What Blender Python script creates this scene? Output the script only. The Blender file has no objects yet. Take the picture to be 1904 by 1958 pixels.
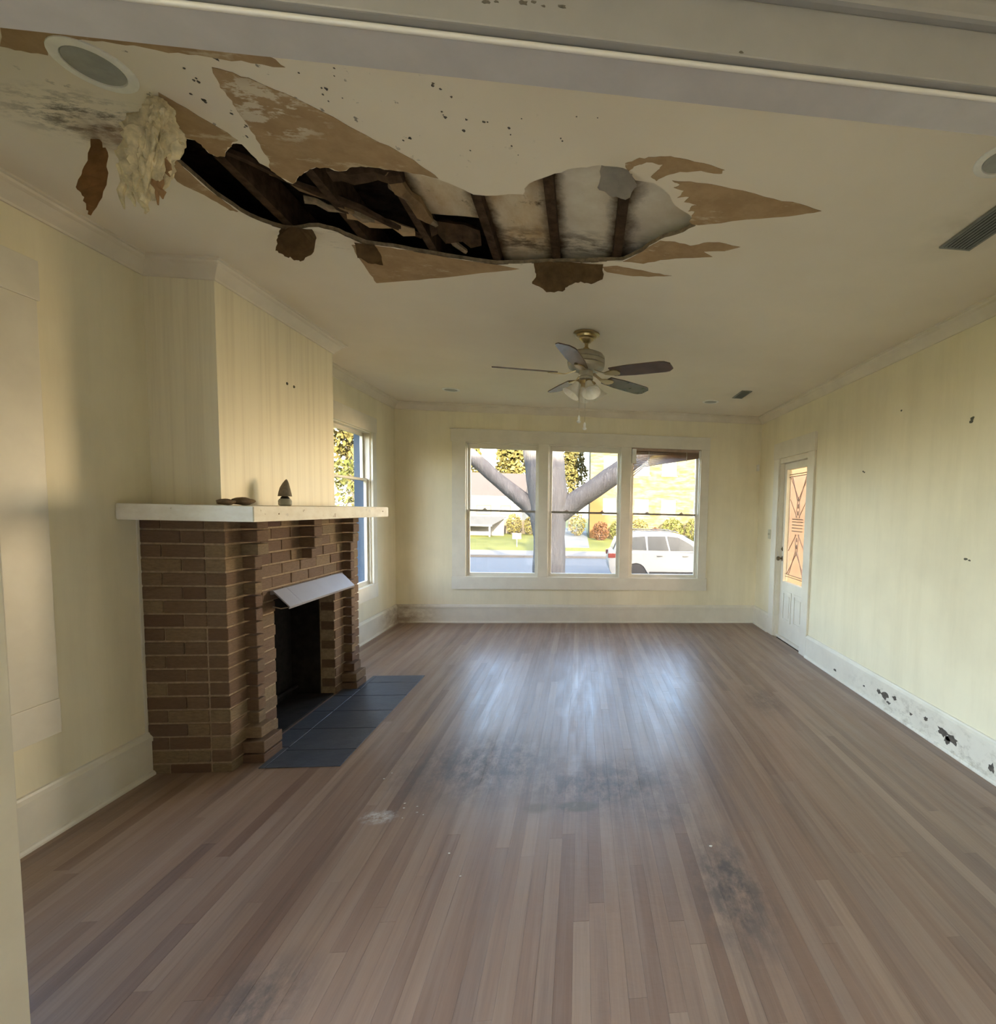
import bpy, bmesh, math, random
from mathutils import Vector, Matrix, noise
from mathutils.geometry import delaunay_2d_cdt

random.seed(11)
scene = bpy.context.scene
COL = scene.collection
R = math.radians

# ------------------------------------------------------------------ camera
cam_d = bpy.data.cameras.new('camera')
cam = bpy.data.objects.new('camera', cam_d)
COL.objects.link(cam)
scene.camera = cam
CAM_H = 1.5
YAW, PITCH, ROLL = .1035, -.0683, .0233
cy, sy, cp, sp = math.cos(YAW), math.sin(YAW), math.cos(PITCH), math.sin(PITCH)
fw = Vector((sy * cp, cy * cp, sp))
rt = Vector((cy, -sy, 0))
up = rt.cross(fw)
c_, s_ = math.cos(ROLL), math.sin(ROLL)
rt, up = rt * c_ + up * s_, up * c_ - rt * s_
m = Matrix((rt, up, -fw)).transposed().to_4x4()
m.translation = (0, 0, CAM_H)
cam.matrix_world = m
cam_d.sensor_width = 36
cam_d.lens = 949.7 * 36 / 1958
cam_d.shift_x = (952 - 1209.4) / 1958
cam_d.shift_y = (1039.3 - 979) / 1958
cam_d.clip_start = .05
cam_d.clip_end = 400

# ------------------------------------------------------------------ world, sun, exposure
world = bpy.data.worlds.new('sky')
scene.world = world
world.use_nodes = True
wn = world.node_tree
bg = wn.nodes['Background']
sky = wn.nodes.new('ShaderNodeTexSky')
sky.sky_type = 'NISHITA'
sky.sun_disc = False
sky.sun_elevation = R(35)
sky.sun_rotation = R(150)
sky.air_density = 1.0
sky.dust_density = 2.5
tint = wn.nodes.new('ShaderNodeMix')
tint.data_type = 'RGBA'
tint.blend_type = 'MULTIPLY'
tint.inputs[0].default_value = 1.0
tint.inputs[7].default_value = (1.0, .955, .88, 1)      # white balance of the sky
wn.links.new(sky.outputs[0], tint.inputs[6])
wn.links.new(tint.outputs[2], bg.inputs[0])
bg.inputs[1].default_value = 1.8

sun_d = bpy.data.lights.new('sun', 'SUN')
sun_d.energy = 48.0
sun_d.angle = R(1.0)
sun_d.color = (1.0, .86, .62)
sun = bpy.data.objects.new('sun', sun_d)
COL.objects.link(sun)
sd = Vector((-.10, .97, -math.tan(R(14.0)))).normalized()
sun.rotation_euler = sd.to_track_quat('-Z', 'Y').to_euler()
sun.location = (12, -20, 12)

# low sun thrown back by the windows of the building across the street
gl_d = bpy.data.lights.new('sun_glint', 'SPOT')
gl_d.energy = 4900
gl_d.color = (1.0, .72, .40)
gl_d.shadow_soft_size = 2.1
gl_d.spot_size = R(30)
gl_d.spot_blend = .5
gl = bpy.data.objects.new('sun_glint', gl_d)
COL.objects.link(gl)
gl.location = (9.0, 16.4, 1.80)
gl.rotation_euler = (Vector((-1.97, 3.1, 1.6)) - gl.location).to_track_quat('-Z', 'Y').to_euler()

vs = scene.view_settings
vs.view_transform = 'Standard'
vs.look = 'None'
vs.exposure = 1.0
vs.gamma = 1.0
vs.use_curve_mapping = False
scene.cycles.use_denoising = True
scene.cycles.max_bounces = 7
scene.cycles.diffuse_bounces = 5
scene.cycles.glossy_bounces = 3
scene.cycles.transparent_max_bounces = 16
scene.cycles.sample_clamp_indirect = 6
scene.cycles.use_adaptive_sampling = True
scene.cycles.adaptive_threshold = .16
scene.cycles.adaptive_min_samples = 16
scene.cycles.denoising_prefilter = 'ACCURATE'
scene.cycles.caustics_reflective = False
scene.cycles.caustics_refractive = False

# ------------------------------------------------------------------ material helpers
def mk(name, base=(.5, .5, .5), rough=.6, metal=0.0, spec=.5):
    mt = bpy.data.materials.new(name)
    mt.use_nodes = True
    nt = mt.node_tree
    b = nt.nodes['Principled BSDF']
    b.inputs['Base Color'].default_value = (*base, 1)
    b.inputs['Roughness'].default_value = rough
    b.inputs['Metallic'].default_value = metal
    b.inputs['Specular IOR Level'].default_value = spec
    return mt, nt, b

def N(nt, t, **kw):
    n = nt.nodes.new(t)
    for k, v in kw.items():
        setattr(n, k, v)
    return n

def pos(nt):
    return N(nt, 'ShaderNodeNewGeometry').outputs['Position']

def scaled(nt, sock, s):
    n = N(nt, 'ShaderNodeVectorMath', operation='MULTIPLY')
    nt.links.new(sock, n.inputs[0])
    n.inputs[1].default_value = s
    return n.outputs[0]

def nz(nt, vec, scale=1.0, detail=4, rough=.6, lo=.4, hi=.6):
    n = N(nt, 'ShaderNodeTexNoise')
    nt.links.new(vec, n.inputs['Vector'])
    n.inputs['Scale'].default_value = scale
    n.inputs['Detail'].default_value = detail
    n.inputs['Roughness'].default_value = rough
    return mr(nt, n.outputs['Fac'], lo, hi)

def mr(nt, sock, lo, hi, a=0.0, b=1.0):
    r_ = N(nt, 'ShaderNodeMapRange')
    nt.links.new(sock, r_.inputs['Value'])
    r_.inputs['From Min'].default_value = lo
    r_.inputs['From Max'].default_value = hi
    r_.inputs['To Min'].default_value = a
    r_.inputs['To Max'].default_value = b
    return r_.outputs['Result']

def mth(nt, op, a, b):
    n = N(nt, 'ShaderNodeMath', operation=op)
    for i, s in enumerate((a, b)):
        if isinstance(s, (int, float)):
            n.inputs[i].default_value = s
        else:
            nt.links.new(s, n.inputs[i])
    return n.outputs[0]

def mix(nt, fac, a, b):
    n = N(nt, 'ShaderNodeMix', data_type='RGBA')
    for i, s in ((0, fac), (6, a), (7, b)):
        if isinstance(s, (int, float)):
            n.inputs[i].default_value = s
        elif isinstance(s, tuple):
            n.inputs[i].default_value = (*s, 1)
        else:
            nt.links.new(s, n.inputs[i])
    return n.outputs[2]

def ell(nt, p, c, r_, soft=.6):
    """1 inside an ellipsoid of radii r_ at c (world metres), 0 outside."""
    a = N(nt, 'ShaderNodeVectorMath', operation='SUBTRACT')
    nt.links.new(p, a.inputs[0])
    a.inputs[1].default_value = c
    s = scaled(nt, a.outputs[0], tuple(1 / v for v in r_))
    l = N(nt, 'ShaderNodeVectorMath', operation='LENGTH')
    nt.links.new(s, l.inputs[0])
    return mr(nt, l.outputs['Value'], 1.0, 1.0 - soft)

def setc(nt, b, sock):
    nt.links.new(sock, b.inputs['Base Color'])

def bump(nt, b, sock, strength=.3, dist=.01):
    n = N(nt, 'ShaderNodeBump')
    n.inputs['Strength'].default_value = strength
    n.inputs['Distance'].default_value = dist
    nt.links.new(sock, n.inputs['Height'])
    nt.links.new(n.outputs[0], b.inputs['Normal'])

def rnd(nt):
    return N(nt, 'ShaderNodeObjectInfo').outputs['Random']

def ramp(nt, fac, stops):
    n = N(nt, 'ShaderNodeValToRGB')
    e = n.color_ramp.elements
    while len(e) < len(stops):
        e.new(.5)
    for x, (q, c) in zip(e, stops):
        x.position = q
        x.color = (*c, 1)
    nt.links.new(fac, n.inputs[0])
    return n.outputs[0]

def simple(name, base, rough=.6, metal=0.0, var=.12, scale=12.0, spec=.5):
    mt, nt, b = mk(name, base, rough, metal, spec)
    f = nz(nt, pos(nt), scale, 4, .6, .3, .7)
    setc(nt, b, mix(nt, f, tuple(v * (1 - var) for v in base), tuple(min(1, v * (1 + var)) for v in base)))
    return mt

M = {}
# wall paint: cream with grime running down it
mt, nt, b = mk('cream_wall_paint', rough=.45, spec=.4)
p = pos(nt)
streak = nz(nt, scaled(nt, p, (2.6, 2.6, .30)), 2.0, 6, .7, .42, .80)
blot = nz(nt, p, 1.3, 4, .6, .45, .8)
c1 = mix(nt, streak, (.84, .765, .575), (.74, .67, .49))
c1 = mix(nt, mth(nt, 'MULTIPLY', blot, .45), c1, (.60, .54, .40))
setc(nt, b, c1)
M['wall'] = mt
# chimney breast: the same paint with stronger, narrower vertical streaks
mt, nt, b = mk('cream_chimney_paint', rough=.45, spec=.4)
p = pos(nt)
streak = nz(nt, scaled(nt, p, (9, 9, .25)), 2.2, 5, .6, .46, .70)
c1 = mix(nt, mth(nt, 'MULTIPLY', streak, .75), (.83, .755, .57), (.68, .60, .44))
setc(nt, b, c1)
M['breast'] = mt
# ceiling: off-white, mould around the burst part
mt, nt, b = mk('stained_ceiling_paint', rough=.6, spec=.3)
p = pos(nt)
base = mix(nt, nz(nt, p, 1.1, 4, .6, .35, .7), (.80, .72, .595), (.74, .66, .54))
warm = ell(nt, p, (-.3, 1.95, 2.755), (1.7, .9, .5), .7)
base = mix(nt, mth(nt, 'MULTIPLY', warm, .30), base, (.62, .50, .36))
mould = mth(nt, 'MULTIPLY', ell(nt, p, (-1.66, 1.93, 2.755), (.30, .16, .3), .7),
            nz(nt, scaled(nt, p, (14, 34, 14)), 1.0, 6, .75, .47, .60))
base = mix(nt, mth(nt, 'MULTIPLY', mould, .85), base, (.10, .085, .065))
brown = mth(nt, 'MULTIPLY', ell(nt, p, (-1.63, 2.0, 2.755), (.20, .12, .3), .7),
            nz(nt, p, 12, 5, .6, .36, .56))
base = mix(nt, mth(nt, 'MULTIPLY', brown, .7), base, (.20, .10, .04))
edge = mth(nt, 'MULTIPLY', ell(nt, p, (-.5, 2.62, 2.755), (1.0, .22, .3), .8),
           nz(nt, scaled(nt, p, (10, 36, 14)), 1.0, 6, .75, .56, .63))
base = mix(nt, mth(nt, 'MULTIPLY', edge, .8), base, (.12, .10, .08))
spk = mth(nt, 'MULTIPLY', ell(nt, p, (-1.0, 1.75, 2.755), (.9, .5, .3), .7),
          nz(nt, p, 26, 4, .6, .66, .70))
base = mix(nt, mth(nt, 'MULTIPLY', spk, .8), base, (.13, .11, .09))
dirt = mth(nt, 'MAXIMUM', ell(nt, p, (1.66, 2.10, 2.755), (.24, .34, .3), .9), mth(nt, 'MULTIPLY', ell(nt, p, (1.70, 5.30, 2.755), (.22, .40, .3), .9), .7))
dirt = mth(nt, 'MULTIPLY', dirt, nz(nt, p, 5, 4, .6, .30, .70))
base = mix(nt, mth(nt, 'MULTIPLY', dirt, .55), base, (.34, .29, .22))
setc(nt, b, base)
M['ceiling'] = mt
mt, nt, b = mk('white_trim_paint', rough=.4, spec=.45)
p = pos(nt)
c1 = mix(nt, nz(nt, p, 5, 4, .6, .3, .7), (.69, .64, .545), (.77, .72, .615))
wet = mth(nt, 'MULTIPLY', ell(nt, p, (-2.30, 6.40, .10), (.62, .55, .30), .8), nz(nt, scaled(nt, p, (5, 5, 9)), 1.0, 5, .7, .36, .62))
c1 = mix(nt, mth(nt, 'MULTIPLY', wet, .8), c1, (.26, .16, .085))
grime = mth(nt, 'MULTIPLY', ell(nt, p, (2.34, 3.0, .08), (.3, 1.2, .16), .6), nz(nt, scaled(nt, p, (9, 9, 14)), 1.0, 6, .75, .50, .66))
c1 = mix(nt, mth(nt, 'MULTIPLY', grime, .55), c1, (.24, .19, .12))
setc(nt, b, c1)
M['trim'] = mt
M['crown'] = simple('crown_trim_paint', (.72, .645, .53), .45, var=.07, scale=4)
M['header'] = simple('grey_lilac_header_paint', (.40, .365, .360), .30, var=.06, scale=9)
M['header_dimmed'] = simple('dimmed_header_paint', (.235, .215, .212), .35, 0, .05, 9)  # header paint with shade put into its colour, offsetting fill light on near faces
M['bead'] = simple('glossy_header_bead', (.50, .46, .43), .14, 0, .03, 9)
M['mould'] = simple('black_mould', (.09, .075, .06), .9, var=.4, scale=60)
M['torn'] = None
mt, nt, b = mk('torn_brown_paper', rough=.85, spec=.2)
p = pos(nt)
f1 = nz(nt, scaled(nt, p, (9, 9, 9)), 1.0, 5, .65, .40, .62)
f2 = nz(nt, scaled(nt, p, (5, 13, 5)), 1.0, 5, .7, .58, .66)
c1 = mix(nt, f1, (.33, .215, .115), (.40, .27, .15))
c1 = mix(nt, mth(nt, 'MULTIPLY', f2, .65), c1, (.58, .48, .34))
pale = mth(nt, 'MULTIPLY', ell(nt, p, (-1.03, 1.80, 2.755), (.20, .17, .3), .5), nz(nt, scaled(nt, p, (7, 16, 5)), 1.0, 5, .7, .50, .55))
c1 = mix(nt, mth(nt, 'MULTIPLY', pale, .85), c1, (.66, .58, .45))
setc(nt, b, c1)
M['torn'] = mt
M['torn_orange'] = simple('orange_brown_paper', (.36, .21, .10), .85, 0, .3, 18, .2)
M['torn_dark'] = simple('wet_brown_board', (.20, .125, .065), .85, var=.35, scale=14, spec=.2)
M['torn_grey'] = simple('grey_paper_flap', (.42, .38, .34), .8, var=.15, scale=20)
M['plaster_edge'] = simple('broken_plaster', (.20, .145, .09), .9, var=.4, scale=40)
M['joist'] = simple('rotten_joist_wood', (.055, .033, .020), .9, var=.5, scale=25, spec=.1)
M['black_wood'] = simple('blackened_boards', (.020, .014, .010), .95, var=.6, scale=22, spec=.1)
mt, nt, b = mk('stained_backing_board', rough=.85, spec=.2)
p = pos(nt)
c1 = mix(nt, nz(nt, scaled(nt, p, (4, 2, 4)), 2.0, 5, .65, .35, .7), (.70, .60, .44), (.52, .36, .20))
c1 = mix(nt, nz(nt, p, 9, 6, .75, .60, .72), c1, (.10, .06, .03))
def rotten(nt, p, c1):
    gx_ = N(nt, 'ShaderNodeSeparateXYZ')
    nt.links.new(N(nt, 'ShaderNodeTexCoord').outputs['Generated'], gx_.inputs[0])
    d_ = mth(nt, 'ABSOLUTE', mth(nt, 'SUBTRACT', gx_.outputs[0], .5), 0)
    d_ = mth(nt, 'ADD', d_, mr(nt, nz(nt, p, 7, 5, .7, .2, .8), 0, 1, -.10, .12))
    c1 = mix(nt, mr(nt, d_, .34, .52), c1, (.085, .048, .025))
    line = mth(nt, 'MULTIPLY', ell(nt, p, (-.3, 2.62, 2.83), (1.2, .16, .2), .8), nz(nt, scaled(nt, p, (9, 22, 9)), 1.0, 5, .7, .42, .6))
    return mix(nt, mth(nt, 'MULTIPLY', line, .85), c1, (.07, .04, .022))
c1 = rotten(nt, p, c1)
setc(nt, b, c1)
M['backing'] = mt
mt, nt, b = mk('pale_backing_board', rough=.85, spec=.2)
p = pos(nt)
c1 = mix(nt, nz(nt, p, 8, 5, .65, .35, .7), (.70, .63, .51), (.60, .51, .38))
c1 = rotten(nt, p, c1)
setc(nt, b, c1)
M['backing_white'] = mt
M['insul'] = simple('dirty_insulation', (.70, .60, .40), .95, var=.3, scale=30, spec=.1)
# floor boards
mt, nt, b = mk('heart_pine_floor', rough=.34, spec=.5)
p = pos(nt)
r0 = rnd(nt)
c1 = ramp(nt, r0, [(0, (.205, .122, .085)), (.25, (.330, .215, .152)), (.5, (.265, .165, .115)), (.75, (.375, .258, .185)), (1, (.225, .145, .110))])
off = N(nt, 'ShaderNodeVectorMath', operation='ADD')
cmb = N(nt, 'ShaderNodeCombineXYZ')
nt.links.new(mth(nt, 'MULTIPLY', r0, 40.0), cmb.inputs[1])
nt.links.new(p, off.inputs[0])
nt.links.new(cmb.outputs[0], off.inputs[1])
grain = nz(nt, scaled(nt, off.outputs[0], (70, 1.6, 10)), 1.0, 5, .65, .35, .7)
c1 = mix(nt, mth(nt, 'MULTIPLY', grain, .38), c1, (.170, .108, .080))
wear = nz(nt, scaled(nt, p, (15.0, .7, 1)), 1.0, 5, .65, .45, .68)
c1 = mix(nt, mth(nt, 'MULTIPLY', wear, .45), c1, (.36, .265, .205))
worn2 = nz(nt, scaled(nt, p, (9.0, .45, 1)), 1.3, 5, .65, .52, .70)
c1 = mix(nt, mth(nt, 'MULTIPLY', worn2, .55), c1, (.135, .088, .068))
stain = None
fine = nz(nt, scaled(nt, p, (14, 7, 1)), 1.0, 6, .75, .36, .58)
for c, r_, k in (((-.55, 2.85, 0), (.66, .50, 1), .72), ((.15, 2.62, 0), (.64, .36, 1), .72), ((.62, 1.85, 0), (.20, .46, 1), .85),
                 ((-.95, 1.50, 0), (.20, .22, 1), .7), ((1.48, 3.75, 0), (.22, .35, 1), .5), ((.45, 2.35, 0), (.3, .2, 1), .45)):
    e_ = mth(nt, 'MULTIPLY', mth(nt, 'MULTIPLY', ell(nt, p, c, r_, .75), fine), k)
    stain = e_ if stain is None else mth(nt, 'MAXIMUM', stain, e_)
c1 = mix(nt, stain, c1, (.080, .066, .062))
ring = mth(nt, 'MULTIPLY', ell(nt, p, (.0, 2.42, 0), (.13, .055, 1), .35), nz(nt, p, 16, 4, .6, .3, .5))
ring = mth(nt, 'MAXIMUM', ring, mth(nt, 'MULTIPLY', ell(nt, p, (-.2, 2.42, 0), (.09, .05, 1), .5), .7))
c1 = mix(nt, mth(nt, 'MULTIPLY', ring, .75), c1, (.135, .095, .055))
chalk = mth(nt, 'MULTIPLY', ell(nt, p, (-.945, 2.40, 0), (.10, .07, 1), .6), nz(nt, p, 30, 5, .7, .42, .6))
c1 = mix(nt, mth(nt, 'MULTIPLY', chalk, .8), c1, (.66, .64, .62))
setc(nt, b, c1)
rg = mth(nt, 'ADD', mr(nt, nz(nt, scaled(nt, p, (16, 2, 1)), 1.0, 5, .7, .3, .7), 0, 1, .30, .46), mth(nt, 'MULTIPLY', stain, .15))
nt.links.new(rg, b.inputs['Roughness'])
bump(nt, b, nz(nt, scaled(nt, p, (6, 12, 1)), 1.0, 4, .6, .3, .7), .18, .004)
M['floor'] = mt
M['gap'] = simple('dark_subfloor', (.05, .033, .024), .9)
# brick
mt, nt, b = mk('brown_face_brick', rough=.75, spec=.25)
p = pos(nt)
c1 = ramp(nt, rnd(nt), [(0, (.140, .078, .050)), (.3, (.200, .128, .080)), (.55, (.172, .104, .066)), (.8, (.262, .182, .104)), (.93, (.230, .168, .100)), (1, (.095, .043, .040))])
c1 = mix(nt, mth(nt, 'MULTIPLY', nz(nt, scaled(nt, p, (30, 30, 90)), 1.0, 5, .7, .4, .65), .4), c1, (.085, .055, .036))
setc(nt, b, c1)
bump(nt, b, nz(nt, scaled(nt, p, (20, 20, 140)), 1.0, 4, .7, .3, .7), .6, .004)
M['brick'] = mt
M['mortar'] = simple('tan_mortar', (.34, .25, .17), .9, var=.25, scale=40, spec=.2)
M['soot'] = simple('sooty_firebox', (.016, .013, .012), .9, var=.4, scale=20, spec=.2)
mt, nt, b = mk('charcoal_slate', rough=.45, spec=.4)
p = pos(nt)
c1 = mix(nt, nz(nt, p, 7, 5, .65, .35, .7), (.060, .068, .088), (.088, .098, .124))
c1 = mix(nt, mth(nt, 'MULTIPLY', rnd(nt), .4), c1, (.050, .057, .076))
setc(nt, b, c1)
bump(nt, b, nz(nt, p, 18, 5, .7, .3, .7), .25, .004)
M['slate'] = mt
M['grout'] = simple('dark_grout', (.035, .038, .044), .9)
mt, nt, b = mk('peeling_mantel_paint', rough=.55, spec=.35)
p = pos(nt)
c1 = mix(nt, nz(nt, scaled(nt, p, (6, 6, 12)), 1.0, 5, .7, .4, .7), (.88, .85, .77), (.76, .71, .61))
c1 = mix(nt, nz(nt, p, 14, 6, .7, .64, .68), c1, (.30, .22, .14))
c1 = mix(nt, nz(nt, scaled(nt, p, (9, 9, 9)), 1.3, 4, .6, .70, .73), c1, (.88, .83, .72))
setc(nt, b, c1)
M['mantel'] = mt
M['hood'] = simple('grey_painted_metal', (.36, .34, .36), .42, .3, .05, 6)
M['stone'] = simple('brown_stone', (.20, .14, .09), .9, var=.3, scale=40)
M['pot'] = simple('pale_grey_pot', (.40, .40, .35), .7, var=.1, scale=40)
M['cone'] = simple('grey_felt', (.22, .19, .15), .9, var=.2, scale=60)
M['dark'] = simple('black_plastic', (.02, .018, .016), .6)
M['fan_body'] = simple('antique_pewter', (.40, .36, .28), .42, .35, .12, 20)
M['fan_brass'] = simple('tarnished_brass', (.46, .36, .19), .28, .85, .1, 20)
M['blade'] = simple('dark_walnut_blade', (.085, .050, .040), .24, 0, .2, 9)
mt, nt, b = mk('frosted_glass_shade', (.88, .84, .74), .3)
setc(nt, b, mix(nt, nz(nt, pos(nt), 40, 3, .5, .3, .7), (.90, .87, .79), (.82, .77, .66)))
M['shade'] = mt
M['chain'] = simple('chain_metal', (.5, .46, .38), .35, .8)
M['knob_white'] = simple('white_porcelain_knob', (.85, .83, .78), .25)
M['vent_dark'] = simple('vent_slat_paint', (.20, .205, .185), .6, 0, .15, 20)
M['vent_hole'] = simple('vent_hollow', (.012, .012, .011), .9)
M['can'] = simple('can_lens', (.30, .305, .285), .35, 0, .1, 30)
M['white_plastic'] = simple('white_plastic', (.78, .76, .70), .4)
M['ivory'] = simple('ivory_plastic', (.55, .52, .40), .4)
M['brass_knob'] = simple('dull_bronze', (.16, .12, .075), .35, .8)
M['lead'] = simple('lead_came', (.34, .22, .16), .5, .2)
M['sash_dark'] = simple('sash_rail_edge', (.23, .21, .18), .5)
M['blind'] = simple('faded_wood_blind', (.40, .28, .21), .55, 0, .15, 10)
M['hole'] = simple('wall_hole', (.10, .095, .07), .9)
M['patch'] = simple('wall_scuff', (.42, .40, .30), .8)
M['crumb'] = simple('plaster_crumb', (.75, .72, .66), .9)

def glass(name, tint=(1, 1, 1), gl=.0, rough=.02):
    mt = bpy.data.materials.new(name)
    mt.use_nodes = True
    nt = mt.node_tree
    for n in list(nt.nodes):
        nt.nodes.remove(n)
    out = N(nt, 'ShaderNodeOutputMaterial')
    t = N(nt, 'ShaderNodeBsdfTransparent')
    t.inputs[0].default_value = (*tint, 1)
    g = N(nt, 'ShaderNodeBsdfGlossy')
    g.inputs['Roughness'].default_value = rough
    lw = N(nt, 'ShaderNodeLayerWeight')
    lw.inputs[0].default_value = .5
    fr = mth(nt, 'ADD', mth(nt, 'MULTIPLY', mth(nt, 'POWER', lw.outputs['Facing'], 5.0), .9), .025 + gl)
    mx = N(nt, 'ShaderNodeMixShader')
    nt.links.new(fr, mx.inputs[0])
    nt.links.new(t.outputs[0], mx.inputs[1])
    nt.links.new(g.outputs[0], mx.inputs[2])
    nt.links.new(mx.outputs[0], out.inputs[0])
    return mt
M['glass'] = glass('window_glass', (.97, .98, .98))
M['glass_amber'] = glass('rose_bevelled_glass', (1.0, .90, .84), .02, .1)
M['glass_clear'] = glass('clear_bevelled_glass', (1.0, .93, .82), .02, .05)
# outdoors
M['asphalt'] = simple('street_asphalt', (.0200, .0222, .0262), .85, 0, .12, 3)
M['concrete'] = simple('kerb_concrete', (.033, .0295, .026), .85, 0, .15, 3)
mt, nt, b = mk('mown_lawn', rough=.9, spec=.1)
p = pos(nt)
c1 = mix(nt, nz(nt, p, .35, 6, .7, .35, .65), (.036, .042, .0065), (.050, .052, .010))
c1 = mix(nt, mth(nt, 'MULTIPLY', nz(nt, p, 3.5, 5, .7, .45, .7), .5), c1, (.046, .042, .016))
setc(nt, b, c1)
M['lawn'] = mt
mt, nt, b = mk('grey_oak_bark', rough=.95, spec=.05)
p = pos(nt)
c1 = mix(nt, nz(nt, scaled(nt, p, (6, 6, 1.6)), 2.0, 6, .7, .35, .65), (.041, .0385, .040), (.062, .060, .062))
setc(nt, b, c1)
bump(nt, b, nz(nt, scaled(nt, p, (10, 10, 2)), 2.0, 5, .7, .3, .7), .6, .03)
M['bark'] = mt
def leafm(name, a, b_):
    mt, nt, b = mk(name, rough=.8, spec=.08)
    setc(nt, b, mix(nt, nz(nt, pos(nt), 1.6, 3, .6, .35, .65), a, b_))
    return mt
M['leaf_green'] = leafm('green_leaves', (.026, .031, .0075), (.046, .044, .014))
M['leaf_yellow'] = leafm('yellow_green_leaves', (.042, .037, .010), (.056, .048, .019))
M['leaf_red'] = leafm('rusty_leaves', (.026, .011, .0055), (.036, .018, .008))
mt, nt, b = mk('buff_brick_facade', rough=.85, spec=.1)
p = pos(nt)
c1 = mix(nt, nz(nt, scaled(nt, p, (.8, .8, 3.2)), 1.0, 6, .75, .42, .62), (.037, .029, .0105), (.068, .059, .036))
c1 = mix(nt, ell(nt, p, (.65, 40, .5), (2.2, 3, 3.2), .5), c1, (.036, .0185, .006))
setc(nt, b, c1)
M['buff'] = mt
M['ext_white'] = simple('exterior_white', (.060, .058, .054), .7, 0, .06, 2)
M['roof'] = simple('rusty_shingle', (.0150, .0092, .0078), .9, 0, .2, 2)
M['roof_dark'] = simple('dark_shingle', (.012, .012, .0115), .9, 0, .2, 2)
M['pane'] = simple('curtained_pane', (.060, .058, .054), .4, 0, .05, 2, .1)
M['fence_wood'] = simple('tan_fence', (.028, .021, .011), .9, 0, .2, 3)
M['car'] = simple('white_car_paint', (.095, .097, .100), .3, 0, .02, 2, .25)
M['car_glass'] = simple('tinted_car_glass', (.012, .0135, .014), .25, 0, .3, 3, .15)
M['tyre'] = simple('tyre_rubber', (.012, .012, .013), .8, 0, .1, 3, .1)
M['rim'] = simple('alloy_rim', (.045, .047, .050), .4, .2, .1, 3, .2)
M['tail'] = simple('red_tail_lamp', (.060, .012, .010), .3, 0, .1, 3, .2)
M['chrome'] = simple('silver_trim', (.05, .05, .05), .4, .2, .1, 3, .2)
M['frame_skylit'] = simple('skylight_blue_tint', (.042, .074, .122), .6, 0, .05, 2, .15)  # blue skylight put into the colour of the white outer window frames
M['porch_brick'] = simple('peach_stucco', (.250, .200, .150), .8, 0, .25, 1.5, .1)
M['siding'] = simple('white_siding', (.30, .30, .29), .7, 0, .06, 2)
M['pale'] = simple('warm_back_room_paint', (.85, .74, .58), .6, 0, .04, 3)

# ------------------------------------------------------------------ geometry helpers
def box(bm, x0, x1, y0, y1, z0, z1):
    v = [bm.verts.new((x, y, z)) for x in (x0, x1) for y in (y0, y1) for z in (z0, z1)]
    for f in ((0, 1, 3, 2), (4, 6, 7, 5), (0, 4, 5, 1), (2, 3, 7, 6), (0, 2, 6, 4), (1, 5, 7, 3)):
        bm.faces.new([v[i] for i in f])

def prism(bm, pts, vec):
    """closed polygon of 3-D pts pushed along vec."""
    vec = Vector(vec)
    a = [bm.verts.new(q) for q in pts]
    b_ = [bm.verts.new(Vector(q) + vec) for q in pts]
    n = len(pts)
    bm.faces.new(a)
    bm.faces.new(b_[::-1])
    for i in range(n):
        j = (i + 1) % n
        bm.faces.new((a[i], b_[i], b_[j], a[j]))

def lathe(bm, prof, segs=28, c=(0, 0, 0), mtx=None):
    rings = []
    for r_, z in prof:
        ring = []
        for i in range(segs):
            a = 2 * math.pi * i / segs
            v = Vector((r_ * math.cos(a), r_ * math.sin(a), z))
            if mtx is not None:
                v = mtx @ v
            ring.append(bm.verts.new(v + Vector(c)))
        rings.append(ring)
    for a, b_ in zip(rings, rings[1:]):
        for i in range(segs):
            j = (i + 1) % segs
            bm.faces.new((a[i], a[j], b_[j], b_[i]))
    for ring in (rings[0], rings[-1]):
        try:
            bm.faces.new(ring)
        except ValueError:
            pass

def tube(bm, pts, rad, segs=10):
    """round bar along pts; rad one number or one per point."""
    pts = [Vector(q) for q in pts]
    if isinstance(rad, (int, float)):
        rad = [rad] * len(pts)
    rings = []
    for i, q in enumerate(pts):
        d = (pts[min(i + 1, len(pts) - 1)] - pts[max(i - 1, 0)]).normalized()
        u_ = d.orthogonal().normalized() if i == 0 else (u_ - d * u_.dot(d)).normalized()
        w = d.cross(u_)
        rings.append([bm.verts.new(q + (u_ * math.cos(2 * math.pi * k / segs) + w * math.sin(2 * math.pi * k / segs)) * rad[i]) for k in range(segs)])
    for a, b_ in zip(rings, rings[1:]):
        for i in range(segs):
            j = (i + 1) % segs
            bm.faces.new((a[i], a[j], b_[j], b_[i]))
    bm.faces.new(rings[0][::-1])
    bm.faces.new(rings[-1])

def ob(name, bm, mat, parent=None, bev=0.0, smooth=False, loc=None):
    if bev:
        bmesh.ops.bevel(bm, geom=bm.edges[:], offset=bev, segments=2, profile=.6, affect='EDGES', clamp_overlap=True)
    bmesh.ops.recalc_face_normals(bm, faces=bm.faces[:])
    me = bpy.data.meshes.new(name)
    bm.to_mesh(me)
    bm.free()
    me.materials.append(M[mat] if isinstance(mat, str) else mat)
    if smooth:
        for q in me.polygons:
            q.use_smooth = True
        try:
            me.set_sharp_from_angle(angle=R(40))
        except Exception:
            pass
    o = bpy.data.objects.new(name, me)
    COL.objects.link(o)
    if loc is not None:
        o.location = loc
    if parent is not None:
        attach(o, parent)
    return o

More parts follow.
